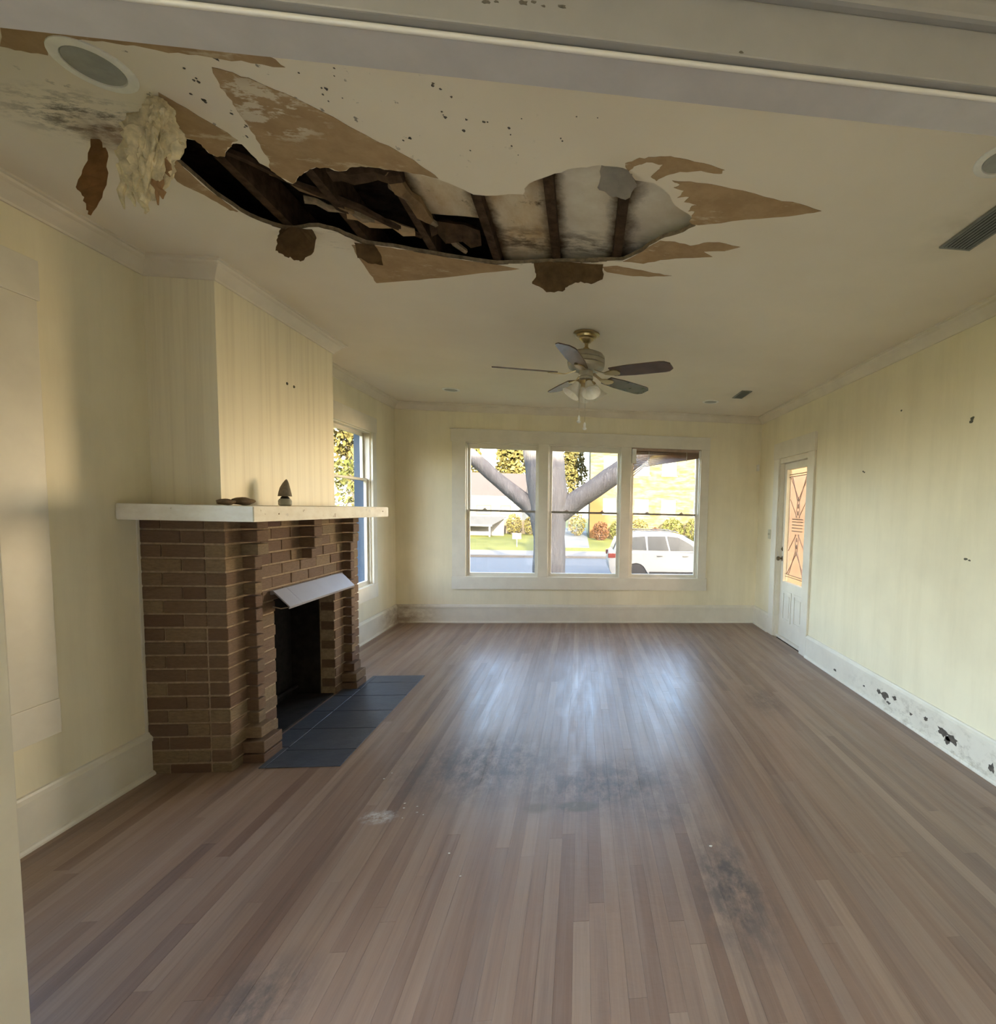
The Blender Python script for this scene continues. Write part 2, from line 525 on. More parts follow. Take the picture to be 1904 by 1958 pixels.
def attach(o, parent):
    """children keep world coordinates: the parent's own shift is taken back out."""
    o.parent = parent
    o.matrix_parent_inverse = Matrix.Translation(Vector(parent.location)).inverted()

def hang_on(o, parent, loc=(0, 0, 0), rot=(0, 0, 0)):
    """child in its parent's own frame."""
    o.parent = parent
    o.location = loc
    o.rotation_euler = rot
    return o

def bxo(name, x0, x1, y0, y1, z0, z1, mat, parent=None, bev=0.0):
    bm = bmesh.new()
    box(bm, x0, x1, y0, y1, z0, z1)
    return ob(name, bm, mat, parent, bev)

def thing(name, label, cat, loc=(0, 0, 0), group=None):
    o = bpy.data.objects.new(name, None)
    COL.objects.link(o)
    o.location = loc
    return tag(o, label, cat, group)

def tag(o, label, cat, group=None, kind=None):
    o['label'] = label
    o['category'] = cat
    if group:
        o['group'] = group
    if kind:
        o['kind'] = kind
    return o

def struct(o, label, cat):
    return tag(o, label, cat, kind='structure')

CUBES = {}
def cube_piece(name, mat, x0, x1, y0, y1, z0, z1, parent, bev=.004):
    """a brick, board or tile: box with eased edges, mesh shared between pieces of one size."""
    key = (mat, round(x1 - x0, 3), round(y1 - y0, 3), round(z1 - z0, 3), bev)
    if key not in CUBES:
        bm = bmesh.new()
        dx, dy, dz = (x1 - x0) / 2, (y1 - y0) / 2, (z1 - z0) / 2
        box(bm, -dx, dx, -dy, dy, -dz, dz)
        if bev:
            bmesh.ops.bevel(bm, geom=bm.edges[:], offset=bev, segments=1, affect='EDGES', clamp_overlap=True)
        bmesh.ops.recalc_face_normals(bm, faces=bm.faces[:])
        me = bpy.data.meshes.new(name)
        bm.to_mesh(me)
        bm.free()
        me.materials.append(M[mat])
        CUBES[key] = me
    o = bpy.data.objects.new(name, CUBES[key])
    COL.objects.link(o)
    o.location = ((x0 + x1) / 2, (y0 + y1) / 2, (z0 + z1) / 2)
    if parent is not None:
        attach(o, parent)
    return o

def wall_grid(bm, axis, t0, t1, u0, u1, z0, z1, holes):
    """wall slab between t0..t1 on its thin axis, u along it, with rectangular openings (u0,u1,z0,z1)."""
    us = sorted({u0, u1, *[h[0] for h in holes], *[h[1] for h in holes]})
    us = [u for u in us if u0 <= u <= u1]
    for a, b_ in zip(us, us[1:]):
        mid = (a + b_) / 2
        cuts = sorted((h[2], h[3]) for h in holes if h[0] < mid < h[1])
        z = z0
        for q0, q1 in cuts + [(z1, z1)]:
            if q0 > z + 1e-6:
                if axis == 'X':
                    box(bm, t0, t1, a, b_, z, q0)
                else:
                    box(bm, a, b_, t0, t1, z, q0)
            z = max(z, q1)
    bmesh.ops.remove_doubles(bm, verts=bm.verts[:], dist=1e-5)

def sweep(bm, path, prof):
    """mitred moulding: prof is (distance into the room, height z); path runs with the room on its right."""
    path = [Vector((*q, 0)) for q in path]
    n = len(path)
    dirs = [(path[i + 1] - path[i]).normalized() for i in range(n - 1)]
    nrm = [Vector((d.y, -d.x, 0)) for d in dirs]
    out = []
    for i in range(n):
        if i == 0:
            mv = nrm[0]
        elif i == n - 1:
            mv = nrm[-1]
        else:
            mv = nrm[i - 1] + nrm[i]
            mv = mv / mv.dot(nrm[i])
        out.append(mv)
    return path, out

def moulding(names, path, prof, mat, labels, cat):
    path, mv = sweep(None, path, prof)
    res = []
    for i in range(len(path) - 1):
        bm = bmesh.new()
        rows = []
        for j in (i, i + 1):
            rows.append([bm.verts.new(path[j] + mv[j] * d + Vector((0, 0, z))) for d, z in prof])
        k = len(prof)
        for a in range(k):
            c = (a + 1) % k
            bm.faces.new((rows[0][a], rows[0][c], rows[1][c], rows[1][a]))
        bm.faces.new(rows[0][::-1])
        bm.faces.new(rows[1])
        o = ob(names[i], bm, mat)
        struct(o, labels[i], cat)
        res.append(o)
    return res
# ------------------------------------------------------------------ room measures (metres)
XL, XR, D, H = -2.318, 2.365, 6.488, 2.755
NEAR = 1.243                      # far side of the wall with the cased opening
XB, YB0, YB1 = -1.97, 2.955, 4.22  # chimney breast
HOLE = [(-1.458, 1.979), (-1.412, 1.978), (-1.369, 1.982), (-1.363, 2.006), (-1.368, 2.044), (-1.353, 2.063), (-1.322, 2.059), (-1.283, 2.016), (-1.246, 1.983), (-1.215, 1.981), (-1.215, 2.031), (-1.215, 2.077), (-1.195, 2.103), (-1.182, 2.156), (-1.159, 2.19), (-1.124, 2.154), (-1.082, 2.117), (-1.044, 2.088), (-1.012, 2.072), (-0.967, 2.069), (-0.934, 2.085), (-0.888, 2.058), (-0.84, 2.043), (-0.789, 2.044), (-0.74, 2.049), (-0.657, 2.055), (-0.585, 2.072), (-0.537, 2.097), (-0.49, 2.128), (-0.456, 2.157), (-0.362, 2.15), (-0.255, 2.128), (-0.244, 2.087), (-0.227, 2.06), (-0.176, 2.021), (-0.122, 1.984), (-0.075, 1.954), (-0.024, 1.936), (0.014, 1.925), (0.052, 1.914), (0.149, 1.926), (0.184, 1.98), (0.256, 1.986), (0.308, 2.029), (0.346, 2.088), (0.388, 2.135), (0.435, 2.166), (0.48, 2.245), (0.436, 2.302), (0.381, 2.345), (0.342, 2.378), (0.297, 2.44), (0.244, 2.526), (0.185, 2.598), (0.106, 2.615), (0.027, 2.632), (-0.092, 2.656), (-0.213, 2.68), (-0.335, 2.709), (-0.458, 2.733), (-0.574, 2.718), (-0.686, 2.697), (-0.793, 2.672), (-0.898, 2.647), (-0.979, 2.634), (-1.059, 2.622), (-1.094, 2.589), (-1.127, 2.558), (-1.167, 2.519), (-1.214, 2.5), (-1.3, 2.526), (-1.383, 2.542), (-1.456, 2.494), (-1.499, 2.424), (-1.513, 2.348), (-1.522, 2.274), (-1.52, 2.172), (-1.518, 2.086)]
TEAR_B1 = [(-1.324, 1.773), (-1.299, 1.814), (-1.271, 1.861), (-1.239, 1.909), (-1.215, 1.961), (-1.249, 1.981), (-1.287, 2.017), (-1.322, 2.056), (-1.353, 2.06), (-1.364, 2.04), (-1.359, 2.003), (-1.367, 1.979), (-1.41, 1.975), (-1.456, 1.976), (-1.405, 1.897), (-1.358, 1.826)]
TEAR_B2 = [(-1.09, 1.655), (-1.041, 1.666), (-0.991, 1.69), (-0.929, 1.725), (-0.869, 1.771), (-0.812, 1.82), (-0.753, 1.874), (-0.696, 1.916), (-0.646, 1.966), (-0.604, 2.022), (-0.57, 2.073), (-0.657, 2.055), (-0.739, 2.046), (-0.788, 2.041), (-0.839, 2.04), (-0.887, 2.055), (-0.932, 2.082), (-0.966, 2.066), (-1.01, 2.069), (-1.042, 2.085), (-1.08, 2.114), (-1.122, 2.15), (-1.157, 2.186), (-1.18, 2.152), (-1.195, 2.112), (-1.162, 2.037), (-1.148, 1.969), (-1.139, 1.907), (-1.13, 1.856), (-1.123, 1.805), (-1.117, 1.758), (-1.109, 1.714)]
TEAR_B3 = [(0.323, 1.961), (0.393, 1.957), (0.476, 1.961), (0.606, 1.981), (0.747, 2.014), (0.864, 2.031), (0.969, 2.063), (0.895, 2.099), (0.794, 2.133), (0.627, 2.184), (0.49, 2.236), (0.447, 2.222), (0.445, 2.172), (0.461, 2.132), (0.425, 2.144), (0.431, 2.107), (0.457, 2.097), (0.395, 2.084), (0.409, 2.048), (0.362, 2.061), (0.38, 2.013), (0.336, 2.0), (0.356, 1.978)]
TEAR_B4 = [(0.137, 1.891), (0.172, 1.867), (0.217, 1.848), (0.276, 1.837), (0.329, 1.838), (0.418, 1.852), (0.503, 1.877), (0.491, 1.899), (0.418, 1.892), (0.343, 1.908), (0.293, 1.938), (0.264, 1.972), (0.239, 1.952), (0.267, 1.901), (0.275, 1.878), (0.213, 1.875), (0.17, 1.903), (0.151, 1.94)]
TEAR_B5 = [(-1.136, 2.643), (-1.061, 2.627), (-0.981, 2.64), (-0.899, 2.652), (-0.795, 2.677), (-0.687, 2.703), (-0.575, 2.723), (-0.459, 2.739), (-0.35, 2.768), (-0.472, 2.816), (-0.712, 2.907), (-0.929, 2.985), (-1.184, 3.063), (-1.176, 2.96), (-1.162, 2.84), (-1.156, 2.747)]
TEAR_B6 = [(0.186, 2.608), (0.245, 2.536), (0.298, 2.449), (0.344, 2.386), (0.413, 2.385), (0.493, 2.411), (0.548, 2.375), (0.619, 2.36), (0.728, 2.385), (0.665, 2.433), (0.567, 2.453), (0.622, 2.495), (0.492, 2.525), (0.372, 2.564), (0.293, 2.614)]
TEAR_B7 = [(0.082, 2.679), (0.162, 2.656), (0.26, 2.68), (0.361, 2.706), (0.459, 2.72), (0.339, 2.751), (0.211, 2.752), (0.112, 2.732)]
TEAR_B8 = [(-1.54, 1.561), (-1.643, 1.66), (-1.597, 1.667), (-1.535, 1.674), (-1.495, 1.638), (-1.451, 1.611), (-1.358, 1.608), (-1.281, 1.61), (-1.205, 1.615), (-1.127, 1.619), (-1.047, 1.622), (-0.965, 1.625), (-0.875, 1.627), (-0.894, 1.599), (-1.027, 1.592), (-1.171, 1.572), (-1.344, 1.55)]
TEAR_B9 = [(-1.519, 2.064), (-1.518, 2.091), (-1.524, 2.179), (-1.527, 2.281), (-1.518, 2.356), (-1.508, 2.422), (-1.538, 2.418), (-1.552, 2.361), (-1.57, 2.314), (-1.599, 2.271), (-1.614, 2.235), (-1.585, 2.166)]
SPECK = [(-0.753, 1.633), (-0.798, 1.689), (-0.817, 1.71), (-0.816, 1.734), (-0.758, 1.718), (-0.467, 1.63), (-0.453, 1.651), (-0.422, 1.676), (-0.469, 1.739), (-0.461, 1.753), (-0.602, 1.866), (-0.634, 1.877), (-0.409, 1.813), (-0.39, 1.763), (-0.259, 1.777), (-0.261, 1.803), (-0.267, 1.857), (-0.246, 1.903), (-0.035, 1.7), (0.035, 1.695), (-0.848, 1.644), (-0.73, 1.608), (-1.175, 1.666), (-1.171, 1.704), (-1.177, 1.718), (-1.202, 1.785), (-1.206, 1.802), (-1.226, 1.76), (-1.154, 1.841), (-1.145, 1.885), (-1.166, 1.94), (-1.06, 1.625), (-0.333, 1.753), (-0.21, 1.737), (-0.084, 1.805), (-0.791, 2.014), (-0.412, 1.908), (0.085, 1.567)]
FLAP1 = (2.524, [(-1.394, 2.749), (-1.358, 2.752), (-1.312, 2.758), (-1.267, 2.764), (-1.238, 2.717), (-1.256, 2.634), (-1.298, 2.596), (-1.338, 2.61), (-1.376, 2.626), (-1.41, 2.642), (-1.401, 2.705)])
FLAP2 = (2.622, [(-1.117, 2.76), (-1.071, 2.759), (-1.023, 2.755), (-0.994, 2.713), (-0.976, 2.653), (-1.048, 2.66), (-1.099, 2.684)])
FLAP3 = (2.656, [(-0.263, 2.738), (-0.158, 2.748), (-0.052, 2.758), (0.095, 2.771), (0.088, 2.679), (0.03, 2.647), (-0.024, 2.656), (-0.083, 2.634), (-0.114, 2.596), (-0.196, 2.588), (-0.268, 2.629), (-0.25, 2.682)])
FLAP4 = (1.919, [(0.052, 2.758), (0.1, 2.766), (0.149, 2.75), (0.175, 2.716), (0.185, 2.693), (0.142, 2.637), (0.083, 2.647), (0.038, 2.673)])
STRIP = (2.024, [(-1.737, 2.756), (-1.704, 2.753), (-1.681, 2.713), (-1.674, 2.638), (-1.677, 2.54), (-1.689, 2.462), (-1.719, 2.501), (-1.742, 2.543), (-1.771, 2.576), (-1.758, 2.63), (-1.747, 2.693)])
INS = (1.808, [(-1.413, 2.744), (-1.347, 2.766), (-1.33, 2.681), (-1.316, 2.572), (-1.337, 2.514), (-1.368, 2.424), (-1.413, 2.444), (-1.45, 2.457), (-1.473, 2.526), (-1.451, 2.607)])

# ------------------------------------------------------------------ floor
floor = bxo('floor', XL - .1, XR + .1, .05, D + .1, -.12, -.019, 'gap')
struct(floor, 'brown strip-wood living room floor with dark worn patches', 'floor')
W = .0578
x = XL
i = 0
while x < XR - .005:
    w = min(W, XR - x)
    y = .06
    cuts = [.06]
    q = .06 + random.uniform(1.2, 2.6)
    while q < D - .5:
        cuts.append(q)
        q += random.uniform(1.6, 2.9)
    cuts.append(D)
    for a, b2 in zip(cuts, cuts[1:]):
        cube_piece('floor_board', 'floor', x + .0002, x + w - .0002, a + .0003, b2 - .0003, -.019, random.choice((0, -.0004, -.0002)), floor, 0)
    x += W
    i += 1
back_floor = bxo('floor_back_room', -3.0, 3.4, -5.0, .05, -.12, -.002, 'pale')
struct(back_floor, 'pale floor of the room behind the opening', 'floor')

# ------------------------------------------------------------------ walls
WIN_Z = (.60, 2.30)
far_open = [(-1.46, -.555), (-.43, .50), (.63, 1.55)]
bm = bmesh.new()
wall_grid(bm, 'Y', D, D + .16, XL - .16, XR + .16, -.12, H + .3, [(a, b2, .60, 2.30) for a, b2 in far_open])
wall_far = struct(ob('wall_far', bm, 'wall'), 'cream far wall holding the triple window', 'wall')
LW = [(1.38, 2.215, .60, 2.32), (4.86, 5.79, .60, 2.28)]
bm = bmesh.new()
wall_grid(bm, 'X', XL - .16, XL, .9, D, -.12, H + .3, LW)
wall_left = struct(ob('wall_left', bm, 'wall'), 'cream left wall with the chimney against it', 'wall')
DOOR = (5.04, 5.80, -.12, 2.14)
bm = bmesh.new()
wall_grid(bm, 'X', XR, XR + .14, .9, D, -.12, H + .3, [DOOR])
wall_right = struct(ob('wall_right', bm, 'wall'), 'long cream right wall with grey grime streaks', 'wall')
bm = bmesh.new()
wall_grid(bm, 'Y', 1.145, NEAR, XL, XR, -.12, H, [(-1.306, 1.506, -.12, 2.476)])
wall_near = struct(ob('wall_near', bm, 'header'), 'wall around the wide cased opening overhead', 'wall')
# head casing on the camera's side, three stepped bands, and the left jamb
bm = bmesh.new()
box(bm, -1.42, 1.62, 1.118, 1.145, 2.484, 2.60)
head_band = struct(ob('trim_7', bm, 'header_dimmed', None, .004), 'flat head casing band above the opening', 'trim')
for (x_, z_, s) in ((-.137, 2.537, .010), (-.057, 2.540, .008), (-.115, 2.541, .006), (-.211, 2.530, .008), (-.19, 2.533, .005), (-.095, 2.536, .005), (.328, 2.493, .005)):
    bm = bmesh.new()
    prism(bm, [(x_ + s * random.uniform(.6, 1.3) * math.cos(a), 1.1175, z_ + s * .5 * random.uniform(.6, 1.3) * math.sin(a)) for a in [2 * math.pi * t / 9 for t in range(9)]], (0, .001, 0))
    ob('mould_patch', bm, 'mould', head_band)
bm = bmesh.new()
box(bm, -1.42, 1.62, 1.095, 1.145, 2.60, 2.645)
struct(ob('trim_8', bm, 'header_dimmed', None, .010), 'raised head casing moulding above the opening', 'trim')
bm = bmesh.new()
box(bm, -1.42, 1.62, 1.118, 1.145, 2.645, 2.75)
struct(ob('trim_9', bm, 'header_dimmed', None, .004), 'upper head casing band near the ceiling', 'trim')
bm = bmesh.new()
tube(bm, [(-1.30, 1.140, 2.476), (1.50, 1.140, 2.476)], .006, 12)
struct(ob('trim_10', bm, 'bead', None, 0, True), 'thin rounded bead with a bright highlight under the header', 'trim')
bm = bmesh.new()
box(bm, -1.42, -1.302, 1.118, 1.145, 0, 2.484)
box(bm, -1.312, -1.300, 1.12, NEAR + .012, 0, 2.47)
struct(ob('trim_11', bm, 'trim', None, .003), 'pale jamb casing at the left edge of the opening', 'trim')
bm = bmesh.new()
box(bm, 1.502, 1.62, 1.118, 1.145, 0, 2.484)
struct(ob('trim_12', bm, 'trim', None, .003), 'pale jamb casing at the right side of the opening', 'trim')
# room behind the camera: open towards the daylight on its left
bm = bmesh.new()
box(bm, 3.3, 3.44, -5.0, 1.145, -.12, H + .3)
struct(ob('wall_back_room_right', bm, 'pale'), 'side wall of the room behind the opening', 'wall')
bm = bmesh.new()
box(bm, XR + .14, 3.3, 1.145, 1.243, -.12, H + .3)
box(bm, -3.0, XL - .16, 1.145, 1.243, -.12, H + .3)
struct(ob('wall_back_room_front', bm, 'pale'), 'return walls beside the living room', 'wall')
bm = bmesh.new()
wall_grid(bm, 'Y', -5.14, -5.0, -3.0, 3.44, -.12, H + .3, [])
struct(ob('wall_back_room_rear', bm, 'pale'), 'rear wall of the room behind the opening', 'wall')
bm = bmesh.new()
box(bm, -3.0, 3.44, -5.0, 1.145, H, H + .1)
struct(ob('ceiling_back_room', bm, 'pale'), 'ceiling of the room behind the opening', 'ceiling')

# chimney breast
bm = bmesh.new()
box(bm, XL - .05, XB, YB0, YB1, 1.4725, H)
breast = struct(ob('wall_chimney_breast', bm, 'breast'), 'cream chimney breast rising above the mantel', 'wall')
for (y, z) in ((3.60, 2.285), (3.68, 2.283)):
    bm = bmesh.new()
    lathe(bm, [(.010, 0), (.008, .004)], 8, (XB, y, z), Matrix.Rotation(R(90), 3, 'Y'))
    ob('nail_hole', bm, 'hole', breast)

# ------------------------------------------------------------------ ceiling with the burst hole
def plate(bm, outer, holes, z0, z1):
    vs_, es = [], []
    for ring in [outer] + holes:
        s = len(vs_)
        vs_ += [Vector(q) for q in ring]
        es += [(s + k, s + (k + 1) % len(ring)) for k in range(len(ring))]
    v, e, f, *_ = delaunay_2d_cdt(vs_, es, [], 1, 1e-5)
    def inside(pt, ring):
        c = False
        for k in range(len(ring)):
            (x1, y1), (x2, y2) = ring[k], ring[k - 1]
            if (y1 > pt[1]) != (y2 > pt[1]) and pt[0] < (x2 - x1) * (pt[1] - y1) / (y2 - y1) + x1:
                c = not c
        return c
    lo = [bm.verts.new((q.x, q.y, z0)) for q in v]
    hi = [bm.verts.new((q.x, q.y, z1)) for q in v]
    for t in f:
        cx = sum(v[k].x for k in t) / 3
        cy2 = sum(v[k].y for k in t) / 3
        if inside((cx, cy2), outer) and not any(inside((cx, cy2), h) for h in holes):
            bm.faces.new([lo[k] for k in t[::-1]])
            bm.faces.new([hi[k] for k in t])
    for ring in [outer] + holes:
        idx = [min(range(len(v)), key=lambda k: (v[k].x - q[0]) ** 2 + (v[k].y - q[1]) ** 2) for q in ring]
        for a, b2 in zip(idx, idx[1:] + idx[:1]):
            if a != b2:
                try:
                    nf = bm.faces.new((lo[a], lo[b2], hi[b2], hi[a]))
                    nf.material_index = 0 if ring is outer else 1
                except ValueError:
                    pass

def jag(ring, amt=.006, sub=3):
    out = []
    for k in range(len(ring)):
        a, b2 = Vector(ring[k]), Vector(ring[(k + 1) % len(ring)])
        for s in range(sub):
            q = a.lerp(b2, s / sub)
            if s:
                q += Vector((random.uniform(-amt, amt), random.uniform(-amt, amt)))
            out.append((q.x, q.y))
    return out

HOLE_J = jag(HOLE, .006, 2)
bm = bmesh.new()
plate(bm, [(XL - .1, NEAR - .05), (XR + .1, NEAR - .05), (XR + .1, D + .1), (XL - .1, D + .1)], [HOLE_J], H, H + .018)
ceiling = struct(ob('ceiling', bm, 'ceiling'), 'stained off-white ceiling with a long burst hole', 'ceiling')
ceiling.data.materials.append(M['plaster_edge'])
# torn paint and paper: thin ragged sheets clinging to the ceiling
for k, (ring, zz) in enumerate(((TEAR_B1, .0016), (TEAR_B2, .0020), (TEAR_B3, .0018), (TEAR_B4, .0012), (TEAR_B5, .0016), (TEAR_B6, .0014), (TEAR_B7, .0012), (TEAR_B8, .0014), (TEAR_B9, .0018))):
    bm = bmesh.new()
    plate(bm, jag(ring, .005, 3), [], H - zz, H)
    ob('torn_paper', bm, 'torn', ceiling)
bm = bmesh.new()
for (sx, sy2) in SPECK:
    for _ in range(random.choice((1, 1, 2))):
        r0_ = random.uniform(.002, .0065)
        ox, oy = random.uniform(-.008, .008), random.uniform(-.008, .008)
        n_ = 9
        pts = [(sx + ox + r0_ * random.uniform(.5, 1.2) * math.cos(a), sy2 + oy + r0_ * random.uniform(.5, 1.2) * math.sin(a), H - .0008) for a in [2 * math.pi * t / n_ for t in range(n_)]]
        prism(bm, pts, (0, 0, .0008))
sp_ = ob('mould_specks', bm, 'mould', ceiling)
sp_['kind'] = 'stuff'

# joists, boards and pale panels seen through the hole
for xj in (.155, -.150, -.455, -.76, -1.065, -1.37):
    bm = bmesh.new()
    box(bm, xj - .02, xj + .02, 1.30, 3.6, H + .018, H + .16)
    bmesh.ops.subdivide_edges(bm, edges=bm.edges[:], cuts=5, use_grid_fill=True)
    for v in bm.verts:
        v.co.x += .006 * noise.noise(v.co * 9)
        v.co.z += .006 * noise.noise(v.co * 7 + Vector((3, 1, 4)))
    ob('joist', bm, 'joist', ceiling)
for (a, b2, y0, y1, mt_) in ((-.135, .135, 1.7, 3.0, 'backing_white'), (-.435, -.17, 1.7, 3.0, 'backing'), (.175, .60, 1.6, 3.0, 'backing_white'), (-.74, -.475, 1.7, 2.45, 'backing')):
    bm = bmesh.new()
    box(bm, a, b2, y0, y1, H + .07, H + .085)
    bmesh.ops.subdivide_edges(bm, edges=bm.edges[:], cuts=6, use_grid_fill=True)
    for v in bm.verts:
        v.co.z += .02 * noise.noise(v.co * 5)
    ob('backing_board', bm, mt_, ceiling, 0, True)
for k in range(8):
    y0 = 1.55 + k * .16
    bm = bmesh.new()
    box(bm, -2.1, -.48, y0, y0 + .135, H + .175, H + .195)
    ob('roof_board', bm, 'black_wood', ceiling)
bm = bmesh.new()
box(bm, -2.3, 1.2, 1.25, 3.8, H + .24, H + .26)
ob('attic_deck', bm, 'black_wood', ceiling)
# broken lath and plaster bits lying across the dark part of the hole
for (p0, p1, w_, mt_) in (((-1.40, 2.05, 2.80), (-.78, 2.55, 2.775), .018, 'joist'), ((-1.06, 2.42, 2.785), (-.80, 2.52, 2.775), .026, 'torn'), ((-.80, 2.22, 2.80), (-.60, 2.66, 2.772), .014, 'plaster_edge'),
                          ((-1.20, 2.35, 2.79), (-.95, 2.44, 2.775), .020, 'plaster_edge'), ((-1.0, 2.15, 2.80), (-.72, 2.12, 2.79), .045, 'joist'), ((-.78, 2.10, 2.79), (-.70, 2.40, 2.775), .03, 'torn_dark'),
                          ((-1.25, 2.20, 2.80), (-1.02, 2.40, 2.78), .012, 'torn_dark'), ((-.72, 2.48, 2.785), (-.50, 2.52, 2.775), .05, 'joist')):
    bm = bmesh.new()
    tube(bm, [Vector(p0).lerp(Vector(p1), t / 6) + Vector((0, 0, .008 * math.sin(t * 2.1))) for t in range(7)], [w_ * random.uniform(.6, 1.1) for _ in range(7)], 6)
    ob('lath_piece', bm, mt_, ceiling)
# lip of loose plaster bowing down along the far edge of the hole
bm = bmesh.new()
lip = [q for q in HOLE_J if q[1] > 2.42]
for a, b2 in zip(lip, lip[1:]):
    if (Vector(a) - Vector(b2)).length > .2:
        continue
    if noise.noise(Vector((a[0] * 5, 7, 0))) < -.12:
        continue
    dz = .007 + .008 * noise.noise(Vector((a[0] * 8, 0, 0)))
    q = [(a[0], a[1], H), (b2[0], b2[1], H), (b2[0], b2[1] - .012, H - dz), (a[0], a[1] - .012, H - dz)]
    prism(bm, q, (0, .004, .002))
lp = ob('plaster_lip', bm, 'plaster_edge', ceiling)

def sheet(name, Y, ring, mat, parent, curl=.03, th=.003, lean=0.0):
    """torn flap hanging in the plane Y, curling towards the room."""
    bm = bmesh.new()
    pts = [Vector(q) for q in jag(ring, .006, 4)]
    es = [(k, (k + 1) % len(pts)) for k in range(len(pts))]
    v, e, f, *_ = delaunay_2d_cdt(pts, es, [], 1, 1e-5)
    top = max(q.y for q in v)
    vs2 = []
    for q in v:
        d = top - q.y
        vs2.append(bm.verts.new((q.x, Y - lean * d - curl * (d / .2) ** 2 + .008 * noise.noise(Vector((q.x * 22, q.y * 22, 1))), q.y)))
    for t in f:
        bm.faces.new([vs2[k] for k in t])
    r_ = bmesh.ops.solidify(bm, geom=bm.faces[:], thickness=th)
    return ob(name, bm, mat, parent)

sheet('hanging_flap', FLAP1[0], FLAP1[1], 'torn_dark', ceiling)
sheet('hanging_flap', FLAP2[0], FLAP2[1], 'torn_dark', ceiling)
sheet('hanging_flap', FLAP3[0], FLAP3[1], 'torn_dark', ceiling)
sheet('hanging_flap', FLAP4[0], FLAP4[1], 'torn_grey', ceiling)
sheet('hanging_flap', STRIP[0], STRIP[1], 'torn_orange', ceiling)
# clump of insulation drooping from the hole's near end
bm = bmesh.new()
bmesh.ops.create_icosphere(bm, subdivisions=5, radius=1)
for v in bm.verts:
    t = (v.co.z + 1) / 2
    w_ = .030 + .036 * math.sin(math.pi * min(1, .22 + .70 * (1 - t))) ** .8
    n3 = noise.noise(v.co * 2.1) * .45 + noise.noise(v.co * 5) * .35 + noise.noise(v.co * 13) * .22 + noise.noise(v.co * 27) * .12
    sc = 1 + n3
    v.co = Vector((-1.398 + v.co.x * w_ * sc + .055 * t, 1.80 + v.co.y * w_ * .7 * sc, 2.435 + t * .325 + .05 * noise.noise(v.co * 4 + Vector((5, 0, 0))) * (1 - t)))
clump = thing('insulation_clump', 'yellowish tuft of insulation drooping out of the ceiling hole', 'insulation', (-1.39, 1.80, 2.43))
ob('tuft', bm, 'insul', clump, 0, True)
for (x0_, z0_, x1_, z1_) in ((-1.345, 2.60, -1.352, 2.43), (-1.45, 2.54, -1.458, 2.41), (-1.40, 2.46, -1.39, 2.40), (-1.36, 2.50, -1.335, 2.45), (-1.435, 2.50, -1.425, 2.42), (-1.33, 2.58, -1.318, 2.52)):
    bm = bmesh.new()
    tube(bm, [(x0_ + (x1_ - x0_) * t / 5 + .006 * math.sin(t * 1.9 + x0_ * 40), 1.795, z0_ + (z1_ - z0_) * t / 5) for t in range(6)], [.013, .012, .009, .010, .006, .002], 7)
    ob('strand', bm, 'torn_orange' if x0_ > -1.37 else 'insul', clump, 0, True)

# ------------------------------------------------------------------ crown moulding and baseboards
crown = [(0, H - .088), (.010, H - .088), (.013, H - .078), (.030, H - .058), (.052, H - .030), (.066, H - .022), (.070, H - .012), (.082, H - .010), (.082, H), (0, H)]
moulding(['trim_1', 'trim_2', 'trim_3', 'trim_4', 'trim_5', 'trim_6', 'trim_13'],
         [(XL, NEAR), (XL, YB0), (XB, YB0), (XB, YB1), (XL, YB1), (XL, D), (XR, D), (XR, NEAR)], crown, 'crown',
         ['crown moulding along the left wall nearest the opening', 'short crown moulding across the near side of the chimney breast', 'crown moulding along the front of the chimney breast',
          'crown moulding on the far side of the chimney breast', 'crown moulding along the left wall beyond the chimney', 'crown moulding above the triple window', 'long crown moulding on the right wall'], 'moulding')
base = [(0, 0), (.034, 0), (.034, .010), (.028, .020), (.020, .024), (.020, .185), (.026, .188), (.026, .212), (.014, .226), (.010, .236), (0, .238)]
moulding(['baseboard_left'], [(XL, NEAR), (XL, 2.864)], base, 'trim', ['tall baseboard on the left wall before the fireplace'], 'baseboard')
bb = moulding(['baseboard_left_far', 'baseboard_far', 'baseboard_right_far'], [(XL, 4.456), (XL, D), (XR, D), (XR, 5.95)], base, 'trim',
         ['stained baseboard beyond the fireplace', 'tall baseboard below the triple window', 'short baseboard between the far corner and the door'], 'baseboard')
base_r = moulding(['baseboard_right'], [(XR, 4.885), (XR, NEAR)], base, 'trim', ['long baseboard on the right wall with mould holes'], 'baseboard')[0]
for (y, z, ry, rz) in ((3.52, .115, .05, .03), (3.59, .12, .03, .02), (3.40, .14, .03, .018), (3.06, .13, .025, .015), (2.90, .115, .05, .035), (2.82, .10, .06, .03), (2.86, .075, .03, .03), (2.51, .08, .025, .03), (4.27, .07, .03, .012), (3.21, .10, .02, .012), (3.80, .09, .02, .01), (3.47, .08, .03, .012)):
    bm = bmesh.new()
    n_ = 14
    pts = []
    for t in range(n_):
        a = 2 * math.pi * t / n_
        k = random.uniform(.5, 1.15)
        pts.append((XR - .0215, y + ry * k * math.cos(a), z + rz * k * math.sin(a)))
    prism(bm, pts, (.0016, 0, 0))
    ob('mould_patch', bm, 'mould', base_r)

